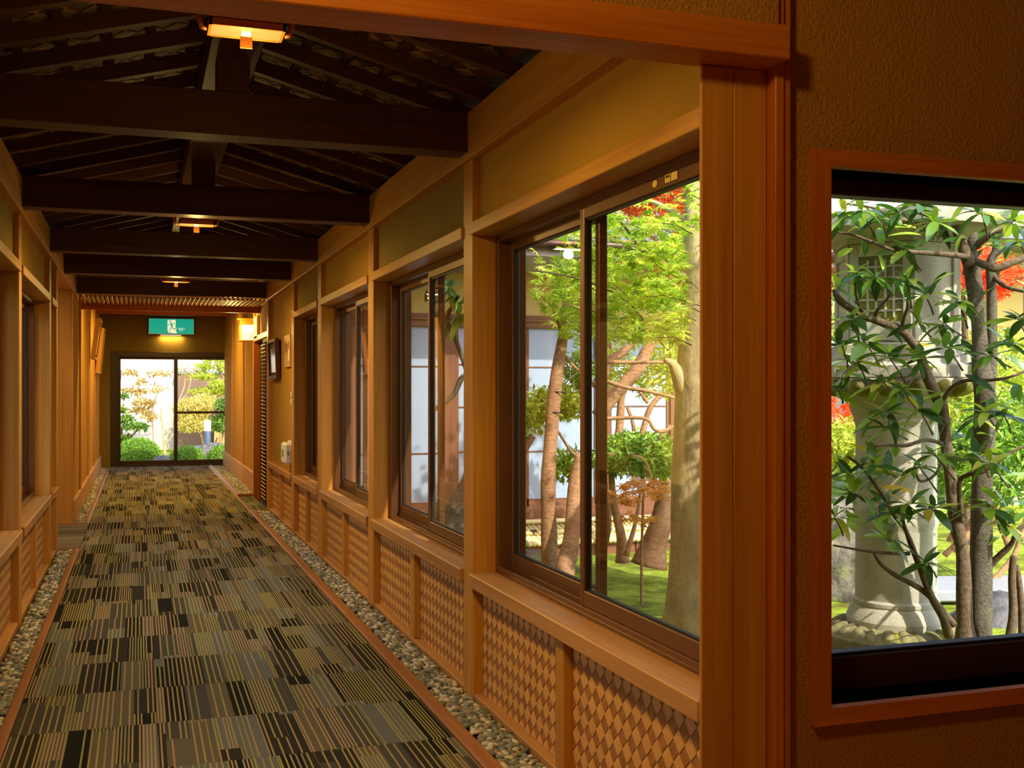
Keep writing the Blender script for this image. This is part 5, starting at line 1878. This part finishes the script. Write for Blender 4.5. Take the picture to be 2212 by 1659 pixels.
# --- the garden beyond the end door
def dome(name, u, v_, d, r_, label, n, mat=M_CLIP):
    p = at(u, v_, d)
    p.z = GZ + r_[2] * 0.35
    t = empty(name, (p.x, p.y, GZ), label, 'bush', 'clipped azalea domes beyond the end door')
    bm = bmesh.new()
    bmesh.ops.create_icosphere(bm, subdivisions=3, radius=1)
    vv = [(p.x + q.co.x * r_[0] * 0.93, p.y + q.co.y * r_[1] * 0.93, p.z + q.co.z * r_[2] * 0.93) for q in bm.verts]
    ff = [tuple(q.index for q in f_.verts) for f_ in bm.faces]
    bm.free()
    mk('inner_twigs', vv, ff, M_CORE, t, True)  # solid core that fills the dome under its leaves
    foliage('leaf_mass', [(p, r_, n, 0.9)], mat, t, 0.055, tilt=0.9)
    return t


dome('clipped_azalea', 299, 975, 22.6, (0.44, 0.4, 0.36), 'large clipped azalea dome at left beyond the end door', 5200)
dome('clipped_azalea', 405, 990, 22.2, (0.34, 0.3, 0.25), 'small clipped azalea dome behind the centre stile of the end door', 2600)
dome('clipped_azalea', 484, 990, 22.0, (0.34, 0.3, 0.28), 'clipped azalea dome at right beyond the end door', 2600)
rock('garden_rock', at(352, 995, 22.6) - Vector((0, 0, 0.04)), (0.34, 0.3, 0.16), 'dark grey rock between the clipped domes, left door leaf', M_ROCKD, 1.7)
rock('garden_rock', at(455, 985, 23.2) - Vector((0, 0, 0.02)), (0.55, 0.35, 0.3), 'broad dark grey rock below the bollard lamp, right door leaf', M_ROCKD, 2.9)
bl = at(448, 950, 23.8)
bo = empty('bollard_lamp', (bl.x, bl.y, GZ), 'blue-grey garden bollard lamp with white head beyond the end door', 'lamp')
mb = MB()
mb.lathe([(0.07, GZ), (0.07, zc(0) * 0 + H - (932 - 843) / F * 23.8), (0.066, H - (931 - 843) / F * 23.8)], (bl.x, bl.y, 0), 20)
mb.build('post', M_BOLLARD, bo, True).data.set_sharp_from_angle(angle=0.6)
mb = MB()
z_a, z_b = H - (931 - 843) / F * 23.8, H - (908 - 843) / F * 23.8
mb.lathe([(0.074, z_a), (0.078, z_b - 0.01), (0.07, z_b)], (bl.x, bl.y, 0), 20)
mb.build('lamp_head', M_WHITE, bo, True).data.set_sharp_from_angle(angle=0.6)

pn = empty('pine_tree', at(262, 1000, 24.5), 'layered cloud-pruned pine at the left edge of the end door', 'tree')
limb3('trunk', grounded([(250, 990, 24.5, 6), (262, 940, 24.5, 4), (250, 890, 24.5, 3), (262, 800, 24.5, 2)]), M_BARK_D, pn, 8, 0.2)
limb3('branch', [(255, 955, 24.5, 3), (285, 940, 24.4, 2), (300, 925, 24.4, 1.5)], M_BARK_D, pn, 6)
foliage('needle_mass', [(at(272, 905, 24.5), (0.2, 0.3, 0.09), 260, 0.2), (at(262, 885, 24.5), (0.13, 0.2, 0.07), 150, 0.2), (at(285, 920, 24.4), (0.26, 0.3, 0.08), 320, 0.2), (at(308, 922, 24.4), (0.16, 0.2, 0.07), 180, 0.2), (at(270, 945, 24.4), (0.16, 0.2, 0.06), 160, 0.2), (at(265, 855, 24.6), (0.12, 0.2, 0.06), 110, 0.2)], M_PINE, pn, 0.1)
lt = empty('thin_maple', at(350, 990, 25.5), 'sparse rusty-leaved young tree against the white garden wall', 'tree')
limb3('trunk', grounded([(330, 985, 25.5, 2), (331, 940, 25.5, 1.6), (328, 890, 25.5, 1.3), (340, 850, 25.4, 1)]), M_BARK_O, lt, 6)
foliage('leaf_mass', [(at(290, 845, 25.6), (0.32, 0.3, 0.08), 170, 0), (at(310, 870, 25.6), (0.3, 0.3, 0.1), 200, 0), (at(280, 805, 25.6), (0.2, 0.2, 0.05), 80, 0), (at(322, 900, 25.4), (0.16, 0.2, 0.12), 130, 0), (at(345, 808, 25.6), (0.36, 0.2, 0.06), 110, 0), (at(305, 825, 25.6), (0.12, 0.2, 0.07), 60, 0), (at(300, 887, 25.6), (0.3, 0.2, 0.06), 120, 0), (at(340, 840, 25.6), (0.2, 0.2, 0.12), 50, 0)], M_RUST, lt, 0.11)
bt = empty('bare_tree', at(352, 985, 24.8), 'pale-barked bare young tree at the centre of the end door', 'tree')
for b in ([(355, 985, 24.8, 2.4), (352, 930, 24.8, 2.4), (348, 895, 24.8, 2.6), (350, 880, 24.8, 1.6)],
          [(357, 985, 24.8, 2), (360, 950, 24.8, 1.5), (372, 905, 24.8, 1.3), (388, 862, 24.8, 1.4), (398, 835, 24.8, 1.3), (402, 790, 24.8, 1), (408, 770, 24.8, .7)],
          [(358, 960, 24.8, 1.2), (378, 935, 24.8, 1)], [(386, 868, 24.8, 1.4), (404, 850, 24.8, 1.1), (414, 815, 24.8, .8), (420, 790, 24.8, .6)],
          [(400, 800, 24.8, .8), (390, 785, 24.8, .5)]):
    limb3('stem', b, M_BARK, bt, 6, 0.1)
foliage('leaf_mass', [(at(402, 805, 24.8), (0.28, 0.2, 0.18), 150, 0)], M_RUST, bt, 0.07, SMALL_V, SMALL_F)
bush('azalea_bush', at(415, 960, 25.6), 'big pale sunlit shrub behind the bollard lamp',
     [[(440, 975, 25.4, 2.5), (436, 945, 25.4, 2), (425, 925, 25.4, 1.5)], [(458, 975, 25.4, 2), (470, 945, 25.4, 2)]],
     [(at(415, 885, 25.5), (0.44, 0.4, 0.28), 1500, 0.3), (at(415, 915, 25.4), (0.4, 0.4, 0.22), 1200, 0.3), (at(440, 870, 25.6), (0.4, 0.4, 0.18), 800, 0.3)], M_PALE, 0.085)
bush('camellia_bush', at(480, 960, 24.6), 'dark green shrub at the right edge of the end door',
     [[(478, 975, 24.6, 2.5), (482, 930, 24.6, 2)]],
     [(at(484, 880, 24.6), (0.2, 0.3, 0.22), 900, 0.2), (at(476, 915, 24.6), (0.26, 0.3, 0.2), 900, 0.2)], M_PINE, 0.09)
p2 = empty('pine_tree', at(500, 960, 26.0), 'tiered sunlit pine filling the top right of the end door', 'tree')
limb3('trunk', grounded([(500, 960, 26, 5), (497, 850, 26, 4), (474, 800, 26, 3), (472, 760, 26, 3)]), M_BARK_O, p2, 8, 0.2)
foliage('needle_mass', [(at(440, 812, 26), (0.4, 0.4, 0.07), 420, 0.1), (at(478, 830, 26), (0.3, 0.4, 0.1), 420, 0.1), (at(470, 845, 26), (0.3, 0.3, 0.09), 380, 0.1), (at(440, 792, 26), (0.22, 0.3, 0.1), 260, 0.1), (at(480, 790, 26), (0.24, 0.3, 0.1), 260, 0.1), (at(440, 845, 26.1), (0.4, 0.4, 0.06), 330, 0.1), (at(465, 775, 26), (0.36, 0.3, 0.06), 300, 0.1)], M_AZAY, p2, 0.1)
gw = empty('brown_garden_wall', at(440, 960, 27.0), 'brown rendered garden wall in dappled shade behind the bollard lamp', 'wall')
c0, c1 = at(383, 940, 27.0), at(520, 940, 27.0)
bx('wall_body', (c0.x, c1.x + 1.5, c0.y - 0.05, c0.y + 0.1, GZ - 0.1, 1.75), M_BROWNWALL, gw, 0)
bx('wall_cap', (c0.x - 0.03, c1.x + 1.5, c0.y - 0.1, c0.y + 0.15, 1.75, 1.83), M_ROOFTILE, gw, 0.01)
for k in range(9):
    wbox('fence_board', (c1.x - 0.62 + k * 0.14, c1.x - 0.49 + k * 0.14, c0.y - 0.3, c0.y - 0.27, GZ, 0.62), W_PALE, gw)
